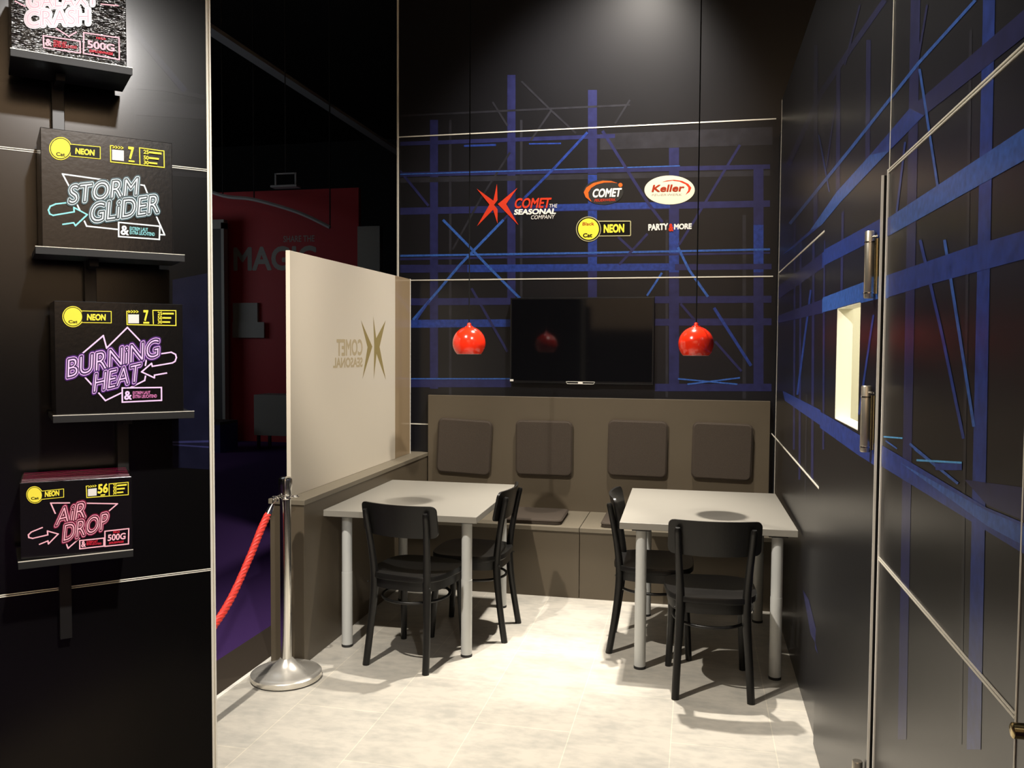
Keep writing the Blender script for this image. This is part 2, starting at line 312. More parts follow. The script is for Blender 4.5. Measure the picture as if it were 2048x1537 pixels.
BACK = json.loads('''[[1,[[-1.8953,3.2197],[-1.8355,3.2167],[-1.8327,2.0776],[-1.893,2.0782]]],[1,[[-1.893,2.0782],[-1.8327,2.0776],[-1.8307,1.2909],[-1.8913,1.2899]]],[0,[[-1.7537,3.2126],[-1.7352,3.2117],[-1.7288,1.2311],[-1.7476,1.2307]]],[1,[[-1.3295,3.503],[-1.2707,3.4994],[-1.2655,2.702],[-1.3246,2.7039]]],[1,[[-1.3246,2.7039],[-1.2655,2.702],[-1.2605,1.9413],[-1.32,1.9417]]],[0,[[-1.2365,3.1868],[-1.2186,3.1859],[-1.21,1.941],[-1.228,1.9411]]],[1,[[-0.7602,3.3667],[-0.6982,3.3632],[-0.6921,2.7856],[-0.7543,2.7879]]],[2,[[-0.7543,2.7879],[-0.6921,2.7856],[-0.6852,2.1344],[-0.7477,2.1352]]],[1,[[-0.7477,2.1352],[-0.6852,2.1344],[-0.6831,1.9379],[-0.7457,1.9382]]],[0,[[-0.223,2.4661],[-0.2063,2.4657],[-0.1893,1.26],[-0.2062,1.2597]]],[1,[[-0.2067,2.9687],[-0.1404,2.9658],[-0.1325,2.4302],[-0.1991,2.4318]]],[2,[[-0.1991,2.4318],[-0.1325,2.4302],[-0.1279,2.1103],[-0.1946,2.1111]]],[1,[[-0.1946,2.1111],[-0.1279,2.1103],[-0.1161,1.3058],[-0.1832,1.3046]]],[0,[[0.2818,2.4863],[0.3043,2.4857],[0.326,1.2596],[0.3033,1.2592]]],[1,[[0.3465,2.8134],[0.4102,2.8109],[0.4175,2.4169],[0.3536,2.4185]]],[2,[[0.3536,2.4185],[0.4175,2.4169],[0.4233,2.1035],[0.3593,2.1043]]],[1,[[0.3593,2.1043],[0.4233,2.1035],[0.4379,1.3153],[0.3735,1.3142]]],[1,[[-2.1216,2.8556],[0.4515,2.8126],[0.452,2.7832],[-2.1216,2.8233]]],[0,[[-2.1216,2.8162],[0.4522,2.7734],[0.4529,2.7374],[-2.1216,2.7803]]],[3,[[-2.1215,2.8377],[-0.7062,2.8271],[-0.7065,2.8339],[-2.1218,2.8449]]],[3,[[-0.7062,2.8271],[-0.1315,2.822],[-0.1318,2.8287],[-0.7065,2.8339]]],[1,[[-2.1215,2.6006],[0.4559,2.5768],[0.4567,2.5342],[-2.1215,2.5503]]],[2,[[-1.0009,2.5931],[-0.1947,2.5864],[-0.1941,2.5461],[-1.0006,2.5481]]],[3,[[-2.1213,2.2472],[-0.7001,2.2448],[-0.7004,2.2585],[-2.1215,2.2616]]],[3,[[-0.7001,2.2448],[0.4622,2.2481],[0.4617,2.2613],[-0.7005,2.2585]]],[1,[[-2.1214,2.2399],[0.4623,2.2382],[0.4625,2.225],[-2.1214,2.2219]]],[1,[[-2.1213,2.1893],[0.4733,2.1589],[0.474,2.1226],[-2.1213,2.1314]]],[2,[[-1.613,2.1821],[-0.1554,2.1714],[-0.1547,2.1241],[-1.6128,2.1287]]],[1,[[-2.037,1.9459],[-1.2931,1.945],[-1.2928,1.8956],[-2.037,1.8952]]],[1,[[-0.2864,1.9491],[0.4773,1.9475],[0.4782,1.9012],[-0.2858,1.9015]]],[2,[[-2.0369,1.7901],[-1.2922,1.7931],[-1.2918,1.7401],[-2.0368,1.732]]],[1,[[-0.2843,1.7958],[0.4801,1.7985],[0.481,1.7521],[-0.2837,1.7481]]],[1,[[-2.0364,1.3532],[-1.2895,1.364],[-1.2891,1.3106],[-2.0364,1.2984]]],[1,[[-0.2784,1.3511],[0.4883,1.3629],[0.4893,1.3128],[-0.2777,1.2996]]],[3,[[-2.0364,1.356],[-1.2895,1.3666],[-1.2895,1.3755],[-2.0364,1.3651]]],[1,[[-2.1217,3.0739],[-0.5716,3.0591],[-0.5713,3.032],[-2.1217,3.0453]]],[2,[[-1.6419,3.0174],[-1.408,3.0143],[-1.4085,3.0282],[-1.6424,3.0315]]],[2,[[-1.1709,3.0126],[-0.9446,3.0061],[-0.9448,3.0164],[-1.1711,3.023]]],[0,[[-0.6744,3.0639],[0.4627,3.0566],[0.4649,2.9393],[-0.6732,2.9551]]],[0,[[-2.1215,3.2524],[-0.4716,3.2428],[-0.4724,3.2563],[-2.1222,3.2667]]],[1,[[-2.129,2.861],[-1.9126,2.6034],[-1.8981,2.6142],[-2.1143,2.8718]]],[3,[[-1.803,2.4999],[-1.583,2.2819],[-1.5699,2.2941],[-1.7897,2.5121]]],[3,[[-1.5832,2.2821],[-1.4723,2.1669],[-1.459,2.1788],[-1.5698,2.2939]]],[3,[[-1.4721,2.1667],[-1.2344,1.9349],[-1.2217,1.9473],[-1.4592,2.179]]],[3,[[-1.3574,2.501],[-1.6753,2.1891],[-1.6619,2.1766],[-1.3443,2.4884]]],[3,[[-1.6757,2.1887],[-1.8322,2.0116],[-1.8178,1.9999],[-1.6614,2.177]]],[3,[[-1.8321,2.0117],[-2.0288,1.796],[-2.0144,1.7841],[-1.8179,1.9998]]],[2,[[-0.7672,3.0842],[-0.992,2.8541],[-0.979,2.8419],[-0.7544,3.072]]],[2,[[-0.9917,2.8543],[-1.2033,2.6539],[-1.1906,2.6412],[-0.9792,2.8417]]],[1,[[-1.2022,2.6526],[-1.3561,2.4997],[-1.3456,2.4897],[-1.1917,2.6426]]],[0,[[-1.3129,2.9687],[-1.5291,2.644],[-1.5167,2.6361],[-1.3007,2.9607]]],[0,[[-1.5294,2.6436],[-1.7313,2.2942],[-1.7182,2.2871],[-1.5165,2.6365]]],[1,[[-0.6661,3.0784],[-0.3539,2.5824],[-0.3369,2.5927],[-0.6488,3.0884]]],[1,[[-0.3534,2.5817],[-0.2508,2.4439],[-0.2349,2.4556],[-0.3374,2.5933]]],[3,[[-0.1444,2.2754],[-0.0691,2.1227],[-0.0543,2.1299],[-0.1296,2.2825]]],[3,[[-0.0684,2.1216],[0.0598,1.9387],[0.0731,1.9483],[-0.055,2.1311]]],[2,[[0.0988,1.864],[0.3463,1.4759],[0.3625,1.4869],[0.1152,1.8748]]],[1,[[0.2506,2.9529],[-0.0375,2.4624],[-0.0233,2.4534],[0.2646,2.9438]]],[1,[[-0.0374,2.4625],[-0.1377,2.3003],[-0.1235,2.2911],[-0.0234,2.4532]]],[1,[[-0.3489,2.3802],[-0.5403,2.1726],[-0.5275,2.1608],[-0.3364,2.3685]]],[3,[[-0.2472,2.1121],[-0.3462,1.9567],[-0.3348,1.9491],[-0.2358,2.1045]]],[1,[[-0.121,1.8918],[-0.0297,1.7867],[-0.0174,1.7978],[-0.1086,1.9028]]],[1,[[0.1112,1.6385],[0.2876,1.4382],[0.2996,1.4495],[0.1233,1.6497]]],[3,[[-0.1244,1.3825],[0.2688,1.3511],[0.2695,1.3612],[-0.1236,1.3927]]],[3,[[-0.0593,1.346],[0.2853,1.3951],[0.2839,1.4051],[-0.0607,1.3561]]],[1,[[-0.5487,2.3521],[-0.452,2.2616],[-0.4406,2.2738],[-0.5372,2.3644]]],[1,[[-1.5907,2.0101],[-1.3241,1.5583],[-1.3083,1.5672],[-1.5747,2.0188]]],[0,[[-1.2325,3.4474],[-1.0289,3.2436],[-1.0191,3.2529],[-1.2226,3.4566]]],[0,[[-1.0288,3.2435],[-0.8452,3.0702],[-0.8358,3.0798],[-1.0193,3.2531]]],[0,[[-1.4414,3.3186],[-1.332,3.1463],[-1.3198,3.1531],[-1.4291,3.3253]]],[0,[[-1.0228,3.2418],[-1.1664,3.0422],[-1.1546,3.0339],[-1.0111,3.2334]]],[0,[[-0.4782,3.287],[-0.5782,3.1306],[-0.5666,3.1228],[-0.4666,3.2793]]],[2,[[-1.8989,1.9383],[-2.0279,1.7578],[-2.0152,1.7497],[-1.8864,1.9302]]]]''')
RIGHT = json.loads('''[[1,[[4.1037,2.9708],[3.9661,2.9237],[3.855,2.1284],[3.986,2.1468]]],[1,[[3.4246,2.6645],[3.3291,2.6339],[3.2724,2.1542],[3.3651,2.1703]]],[1,[[2.8313,2.5504],[2.7587,2.5252],[2.7268,2.1478],[2.798,2.1626]]],[1,[[2.2623,2.4482],[2.1684,2.4113],[2.1121,0.6827],[2.1944,0.6449]]],[2,[[1.7062,2.2301],[1.6407,2.2044],[1.5957,0.902],[1.6711,0.8665]]],[0,[[1.7845,2.205],[1.7659,2.1983],[1.7008,0.862],[1.7187,0.8537]]],[1,[[4.7926,2.3129],[4.6958,2.2982],[4.5168,1.084],[4.6073,1.0733]]],[1,[[4.4955,2.1685],[4.4104,2.1575],[4.2606,0.9694],[4.3409,0.9572]]],[1,[[4.009,2.0837],[3.9251,2.0733],[3.805,1.039],[3.8847,1.0268]]],[1,[[3.5543,2.0276],[3.5015,2.0212],[3.4063,1.2148],[3.4567,1.2088]]],[0,[[4.1209,1.3859],[4.0667,1.3888],[4.0395,0.9116],[4.0932,0.9022]]],[1,[[3.1252,2.0774],[3.0748,2.0695],[3.0626,1.7653],[3.1128,1.768]]],[1,[[2.5979,2.5837],[3.1731,2.6401],[3.0882,2.6019],[2.5416,2.5539]]],[1,[[3.1738,2.6402],[3.9338,2.7052],[3.8004,2.6553],[3.0876,2.6018]]],[1,[[3.9401,2.7055],[5.2727,2.6832],[5.011,2.6171],[3.7945,2.6552]]],[3,[[1.757,2.2518],[2.1774,2.2723],[2.1558,2.2608],[1.7432,2.2428]]],[3,[[2.178,2.2724],[3.1069,2.2806],[3.0593,2.2637],[2.1552,2.2608]]],[3,[[3.1067,2.2806],[5.0535,2.3073],[4.9264,2.2789],[3.0595,2.2637]]],[3,[[2.1672,2.2525],[1.9835,1.9484],[1.9643,1.9457],[2.1441,2.2461]]],[3,[[1.9202,1.8259],[1.6925,1.4583],[1.6759,1.4607],[1.8986,1.8242]]],[2,[[2.1216,1.8504],[1.9185,1.6293],[1.8972,1.6304],[2.0954,1.8487]]],[2,[[1.9186,1.6294],[1.7527,1.4299],[1.7349,1.4329],[1.8972,1.6303]]],[2,[[2.2913,2.114],[2.3651,1.9518],[2.3425,1.9477],[2.2702,2.1085]]],[2,[[3.8934,2.5175],[3.5492,2.2135],[3.5105,2.2077],[3.8467,2.5074]]],[1,[[3.4451,2.5205],[3.646,2.3254],[3.6046,2.3161],[3.4083,2.5096]]],[2,[[4.0582,1.8656],[4.5014,1.3659],[4.4158,1.3693],[3.9892,1.8599]]],[2,[[2.5503,1.6957],[2.7324,1.4009],[2.7017,1.4024],[2.5238,1.6939]]],[4,[[2.0861,1.3438],[1.7487,1.3833],[1.7484,1.3871],[2.0856,1.3485]]],[3,[[2.1136,1.367],[1.7743,1.3392],[1.7648,1.3445],[2.0998,1.3731]]],[4,[[2.4398,1.3617],[2.2256,1.3802],[2.2248,1.3839],[2.4388,1.3658]]],[3,[[2.4185,1.3535],[2.2844,1.3478],[2.2755,1.352],[2.4085,1.3579]]],[3,[[2.162,1.3733],[1.8926,1.3495],[1.8815,1.3551],[2.1473,1.3795]]],[1,[[2.9761,2.713],[3.2494,2.6093],[3.207,2.594],[2.9407,2.6978]]],[1,[[2.1119,2.3784],[2.1899,2.2698],[2.1709,2.2629],[2.0943,2.3709]]],[2,[[2.2431,2.1827],[2.1029,2.129],[2.4617,2.1297],[2.7228,2.1764]]],[3,[[2.7228,2.1764],[2.4617,2.1297],[3.2464,2.1248],[3.343,2.1774]]],[3,[[3.343,2.1774],[3.2464,2.1248],[3.7179,2.1092],[4.1037,2.1361]]],[2,[[4.1037,2.1361],[3.7179,2.1092],[4.8324,2.1368],[5.3884,2.1636]]],[1,[[2.2431,2.1827],[1.178,2.1138],[1.1746,2.0705],[2.1029,2.129]]],[3,[[2.4228,1.95],[1.1649,1.9444],[1.161,1.8937],[2.4171,1.9007]]],[2,[[3.6853,1.991],[2.4228,1.95],[2.4171,1.9007],[3.6753,1.927]]],[1,[[5.9302,1.9891],[3.6853,1.991],[3.6753,1.927],[5.9114,1.905]]],[2,[[2.4288,1.7967],[1.7331,1.7913],[1.152,1.7779],[1.1491,1.7403],[1.9839,1.7414],[2.5354,1.7363]]],[3,[[3.6557,1.7998],[2.4288,1.7967],[2.4217,1.7354],[3.6468,1.7427]]],[1,[[5.815,1.8054],[3.6557,1.7998],[3.6468,1.7427],[5.8048,1.7594]]],[2,[[5.191,1.3514],[3.3402,1.3498],[2.4363,1.3384],[2.725,1.2798],[5.0648,1.3005]]],[2,[[2.4363,1.3384],[1.601,1.3266],[1.1188,1.3484],[1.1142,1.2892],[2.725,1.2798]]],[3,[[2.2496,1.3199],[1.6005,1.3214],[1.1185,1.3444],[1.1157,1.3077],[1.5981,1.2958]]],[2,[[1.9291,1.3602],[1.7484,1.3843],[1.7472,1.3711],[1.9276,1.3456]]],[1,[[1.7303,1.3556],[1.3065,1.4028],[1.3015,1.343],[1.6015,1.3317]]],[1,[[4.0774,0.4865],[3.8644,0.5022],[3.4403,0.4099],[3.7767,0.3763]]]]''')
LEFT = json.loads('''[[1,[[-0.1922,2.3754],[-0.1523,2.3339],[-0.1416,2.3457],[-0.1817,2.3871]]],[1,[[-0.1523,2.334],[-0.0698,2.2456],[-0.0586,2.2573],[-0.1415,2.3456]]],[0,[[-0.2006,2.2362],[-0.113,2.243],[-0.112,2.2544],[-0.1997,2.2474]]],[0,[[-0.1137,2.243],[0.0027,2.236],[0.0052,2.2477],[-0.1113,2.2544]]],[0,[[-0.1849,2.1729],[-0.0041,2.1866],[-0.0013,2.2255],[-0.1822,2.2102]]],[2,[[-0.1042,1.344],[-0.0105,1.3416],[-0.0106,1.3469],[-0.1043,1.3493]]],[2,[[-0.1044,1.3382],[-0.0108,1.3263],[-0.0105,1.3303],[-0.1041,1.3421]]],[0,[[-0.4717,2.2064],[-0.4107,2.2282],[-0.4119,2.2371],[-0.4729,2.2152]]],[0,[[-0.1509,2.0281],[-0.0046,2.0352],[-0.0038,2.0483],[-0.1501,2.0407]]],[1,[[-0.0997,1.7662],[-0.0014,1.7905],[-0.0061,1.268],[-0.1049,1.2816]]],[0,[[-0.1826,2.4554],[-0.178,2.4564],[-0.1818,2.1486],[-0.1864,2.148]]]]''')
LOGOS = json.loads('''[{"name":"company_logo","label":"red starburst logo with slanted red and white lettering high on the back wall","parts":[["starburst",[{"k":"poly","p":[[-1.5482,2.7205],[-1.4245,2.6308],[-1.399,2.7474],[-1.3941,2.6341],[-1.42,2.6013],[-1.3937,2.5695],[-1.394,2.4687],[-1.4259,2.5679],[-1.5443,2.4529],[-1.4531,2.6048]],"c":"red"},{"k":"poly","p":[[-1.2502,2.7157],[-1.3922,2.6064],[-1.2416,2.4541],[-1.3315,2.6046]],"c":"red"}]],["lettering",[{"k":"text","s":"COMET","q":[[-1.2734,2.5745],[-1.0223,2.5707],[-1.2601,2.6409]],"c":"red","fat":0.03},{"k":"text","s":"THE","q":[[-1.0256,2.5708],[-0.9682,2.57],[-1.0225,2.5956]],"c":"white","fat":0.0},{"k":"text","s":"SEASONAL","q":[[-1.2731,2.5293],[-0.9788,2.5273],[-1.2673,2.5643]],"c":"white","fat":0.045},{"k":"text","s":"COMPANY","q":[[-1.1544,2.4928],[-0.9878,2.4936],[-1.1495,2.5202]],"c":"white","fat":0.0}]]]},{"name":"oval_logo","label":"dark oval wall logo with an orange crescent and white slanted word","parts":[["plaque",[{"k":"poly","p":[[-0.5102,2.6622],[-0.5112,2.6511],[-0.5146,2.6402],[-0.5201,2.6297],[-0.5278,2.6198],[-0.5376,2.6108],[-0.5492,2.6027],[-0.5624,2.5957],[-0.5771,2.5898],[-0.593,2.5853],[-0.6098,2.5822],[-0.6273,2.5805],[-0.6451,2.5803],[-0.6629,2.5815],[-0.6805,2.5842],[-0.6975,2.5884],[-0.7137,2.5939],[-0.7287,2.6006],[-0.7423,2.6085],[-0.7542,2.6174],[-0.7643,2.6271],[-0.7724,2.6375],[-0.7783,2.6484],[-0.7819,2.6597],[-0.7832,2.671],[-0.7821,2.6823],[-0.7787,2.6933],[-0.773,2.7039],[-0.7652,2.7137],[-0.7553,2.7228],[-0.7435,2.7309],[-0.7301,2.7379],[-0.7152,2.7437],[-0.6992,2.7481],[-0.6823,2.7512],[-0.6648,2.7527],[-0.647,2.7529],[-0.6292,2.7515],[-0.6117,2.7487],[-0.5948,2.7445],[-0.5788,2.7389],[-0.564,2.7322],[-0.5506,2.7243],[-0.5388,2.7154],[-0.5288,2.7058],[-0.5209,2.6954],[-0.5151,2.6846],[-0.5115,2.6735]],"c":"charcoal"}]],["crescent",[{"k":"poly","p":[[-0.5483,2.7238],[-0.5952,2.7394],[-0.6516,2.7437],[-0.7175,2.7297],[-0.7645,2.7009],[-0.7818,2.6686],[-0.7686,2.6354],[-0.7256,2.6013],[-0.7472,2.6348],[-0.7509,2.6676],[-0.7313,2.6974],[-0.6937,2.7195],[-0.642,2.7308],[-0.5857,2.7298]],"c":"orange"},{"k":"poly","p":[[-0.5164,2.7102],[-0.5168,2.7066],[-0.5182,2.7033],[-0.5204,2.7005],[-0.5232,2.6984],[-0.5266,2.6971],[-0.5302,2.6968],[-0.5338,2.6974],[-0.5372,2.6989],[-0.5402,2.7012],[-0.5424,2.7041],[-0.5439,2.7075],[-0.5444,2.7112],[-0.5439,2.7148],[-0.5426,2.7181],[-0.5404,2.7209],[-0.5375,2.723],[-0.5342,2.7243],[-0.5305,2.7246],[-0.5269,2.724],[-0.5235,2.7225],[-0.5206,2.7202],[-0.5183,2.7172],[-0.5169,2.7138]],"c":"orange"}]],["lettering",[{"k":"text","s":"COMET","q":[[-0.7221,2.633],[-0.5309,2.6336],[-0.7132,2.6875]],"c":"white","fat":0.04},{"k":"text","s":"FEUERWERK","q":[[-0.7067,2.6017],[-0.5627,2.603],[-0.704,2.6194]],"c":"red","fat":0.01}]]]},{"name":"oval_logo","label":"cream oval wall logo with a red crescent and brownish red word","parts":[["plaque",[{"k":"poly","p":[[-0.0318,2.6605],[-0.0331,2.6479],[-0.0371,2.6357],[-0.0439,2.6239],[-0.0533,2.6128],[-0.0652,2.6027],[-0.0794,2.5936],[-0.0956,2.5857],[-0.1136,2.5792],[-0.1331,2.5741],[-0.1538,2.5707],[-0.1752,2.5688],[-0.1971,2.5686],[-0.219,2.5701],[-0.2406,2.5732],[-0.2615,2.5779],[-0.2814,2.5842],[-0.2998,2.5918],[-0.3166,2.6007],[-0.3313,2.6108],[-0.3438,2.6218],[-0.3537,2.6336],[-0.361,2.646],[-0.3655,2.6587],[-0.3671,2.6715],[-0.3658,2.6842],[-0.3617,2.6966],[-0.3547,2.7085],[-0.3451,2.7196],[-0.3329,2.7298],[-0.3184,2.7389],[-0.3019,2.7467],[-0.2837,2.7532],[-0.264,2.7581],[-0.2432,2.7614],[-0.2217,2.7631],[-0.1998,2.7632],[-0.178,2.7616],[-0.1565,2.7583],[-0.1358,2.7535],[-0.1161,2.7472],[-0.0979,2.7395],[-0.0814,2.7306],[-0.067,2.7205],[-0.0548,2.7096],[-0.045,2.6979],[-0.0379,2.6857],[-0.0334,2.6732]],"c":"cream"}]],["crescent",[{"k":"poly","p":[[-0.2526,2.7206],[-0.2162,2.7298],[-0.1708,2.7333],[-0.1162,2.7241],[-0.0753,2.703],[-0.0541,2.6763],[-0.0655,2.6502],[-0.0922,2.6305],[-0.0755,2.6574],[-0.074,2.6788],[-0.0933,2.7004],[-0.1343,2.7201],[-0.1798,2.7281]],"c":"red"}]],["lettering",[{"k":"text","s":"Keller","q":[[-0.3159,2.6574],[-0.1084,2.6552],[-0.3064,2.7017]],"c":"brick","fat":0.03},{"k":"text","s":"FEUERWERK","q":[[-0.3178,2.6307],[-0.1171,2.6267],[-0.3148,2.6444]],"c":"silver","fat":0.0}]]]},{"name":"badge_logo","label":"yellow disc and black bar badge with yellow capitals on the back wall","parts":[["bar",[{"k":"poly","p":[[-0.6864,2.4715],[-0.4613,2.4668],[-0.4552,2.461],[-0.454,2.3671],[-0.46,2.3612],[-0.6852,2.3637]],"c":"khaki"},{"k":"poly","p":[[-0.6863,2.4645],[-0.465,2.4604],[-0.4612,2.4565],[-0.4601,2.3714],[-0.4638,2.3673],[-0.6853,2.3698]],"c":"black"}]],["disc",[{"k":"poly","p":[[-0.6598,2.4137],[-0.6604,2.4025],[-0.6625,2.3916],[-0.666,2.381],[-0.6709,2.3711],[-0.6771,2.3619],[-0.6845,2.3536],[-0.6929,2.3464],[-0.7022,2.3403],[-0.7124,2.3356],[-0.7231,2.3322],[-0.7342,2.3302],[-0.7455,2.3297],[-0.7569,2.3306],[-0.7681,2.3331],[-0.7789,2.3369],[-0.7892,2.3421],[-0.7988,2.3486],[-0.8074,2.3562],[-0.815,2.3648],[-0.8215,2.3743],[-0.8266,2.3846],[-0.8304,2.3953],[-0.8328,2.4065],[-0.8336,2.4177],[-0.833,2.429],[-0.8308,2.44],[-0.8273,2.4506],[-0.8223,2.4606],[-0.8161,2.4698],[-0.8086,2.478],[-0.8001,2.4853],[-0.7907,2.4913],[-0.7805,2.496],[-0.7698,2.4993],[-0.7586,2.5012],[-0.7473,2.5016],[-0.736,2.5006],[-0.7248,2.4981],[-0.714,2.4943],[-0.7038,2.489],[-0.6943,2.4826],[-0.6857,2.4749],[-0.6782,2.4663],[-0.6718,2.4568],[-0.6667,2.4467],[-0.663,2.436],[-0.6606,2.4249]],"c":"khaki"},{"k":"poly","p":[[-0.665,2.4138],[-0.6655,2.4033],[-0.6675,2.393],[-0.6708,2.3831],[-0.6754,2.3738],[-0.6812,2.3651],[-0.6882,2.3573],[-0.6961,2.3505],[-0.7049,2.3449],[-0.7144,2.3404],[-0.7245,2.3372],[-0.7349,2.3353],[-0.7456,2.3349],[-0.7563,2.3358],[-0.7668,2.338],[-0.777,2.3416],[-0.7866,2.3465],[-0.7956,2.3526],[-0.8037,2.3598],[-0.8109,2.3679],[-0.817,2.3768],[-0.8218,2.3864],[-0.8254,2.3966],[-0.8276,2.407],[-0.8284,2.4176],[-0.8278,2.4282],[-0.8258,2.4385],[-0.8224,2.4485],[-0.8177,2.4579],[-0.8119,2.4665],[-0.8049,2.4743],[-0.7969,2.4811],[-0.788,2.4867],[-0.7785,2.4911],[-0.7684,2.4943],[-0.7579,2.4961],[-0.7472,2.4965],[-0.7366,2.4955],[-0.7261,2.4932],[-0.716,2.4895],[-0.7064,2.4846],[-0.6975,2.4785],[-0.6894,2.4714],[-0.6823,2.4633],[-0.6763,2.4544],[-0.6715,2.4448],[-0.668,2.4348],[-0.6658,2.4244]],"c":"black"},{"k":"poly","p":[[-0.6744,2.4141],[-0.6749,2.4045],[-0.6767,2.3952],[-0.6796,2.3862],[-0.6837,2.3777],[-0.6888,2.3699],[-0.6949,2.3628],[-0.7019,2.3566],[-0.7097,2.3515],[-0.7181,2.3474],[-0.727,2.3445],[-0.7363,2.3428],[-0.7457,2.3424],[-0.7551,2.3432],[-0.7644,2.3453],[-0.7734,2.3485],[-0.7819,2.353],[-0.7899,2.3585],[-0.7971,2.365],[-0.8034,2.3723],[-0.8087,2.3804],[-0.813,2.3891],[-0.8161,2.3983],[-0.8181,2.4078],[-0.8188,2.4174],[-0.8183,2.427],[-0.8165,2.4363],[-0.8136,2.4454],[-0.8094,2.4539],[-0.8043,2.4617],[-0.7981,2.4688],[-0.791,2.475],[-0.7832,2.4801],[-0.7748,2.4841],[-0.7658,2.487],[-0.7566,2.4886],[-0.7472,2.489],[-0.7378,2.4881],[-0.7285,2.486],[-0.7195,2.4827],[-0.711,2.4783],[-0.7032,2.4727],[-0.696,2.4663],[-0.6897,2.4589],[-0.6844,2.4508],[-0.6802,2.4422],[-0.6771,2.433],[-0.6751,2.4236]],"c":"yellow"}]],["lettering",[{"k":"text","s":"NEON","q":[[-0.6397,2.3894],[-0.5037,2.3901],[-0.6389,2.4418]],"c":"yellow","fat":0.05},{"k":"text","s":"Black","q":[[-0.7881,2.4411],[-0.7087,2.4406],[-0.7868,2.4632]],"c":"brick","fat":0.02},{"k":"text","s":"Cat","q":[[-0.7839,2.3596],[-0.7221,2.3597],[-0.7823,2.386]],"c":"black","fat":0.04}]]]},{"name":"word_logo","label":"small white words with a red ampersand on the back wall","parts":[["lettering",[{"k":"text","s":"PARTY","q":[[-0.3354,2.3979],[-0.207,2.401],[-0.336,2.4372]],"c":"white","fat":0.05},{"k":"text","s":"MORE","q":[[-0.1637,2.4009],[-0.0504,2.4019],[-0.1628,2.4354]],"c":"white","fat":0.05}]],["ampersand",[{"k":"text","s":"&","q":[[-0.1987,2.3902],[-0.1713,2.3905],[-0.1993,2.4362]],"c":"red","fat":0.05}]]]}]''')
GLASS = json.loads('''[["starburst",[{"k":"poly","p":[[5.2878,1.7675],[5.1186,1.6482],[5.0677,1.786],[5.0852,1.6034],[5.0757,1.3865],[5.1244,1.5475],[5.2907,1.3752],[5.1768,1.5924]],"c":"gold"},{"k":"poly","p":[[4.8665,1.7543],[5.0523,1.5945],[4.8873,1.3933],[4.9733,1.59]],"c":"gold"}]],["lettering",[{"k":"text","s":"COMET","q":[[4.8879,1.5438],[4.5112,1.5419],[4.8883,1.635]],"c":"tan","fat":0.03},{"k":"text","s":"SEASONAL","q":[[4.8876,1.4718],[4.4629,1.4751],[4.8879,1.5256]],"c":"tan","fat":0.04}]]]''')
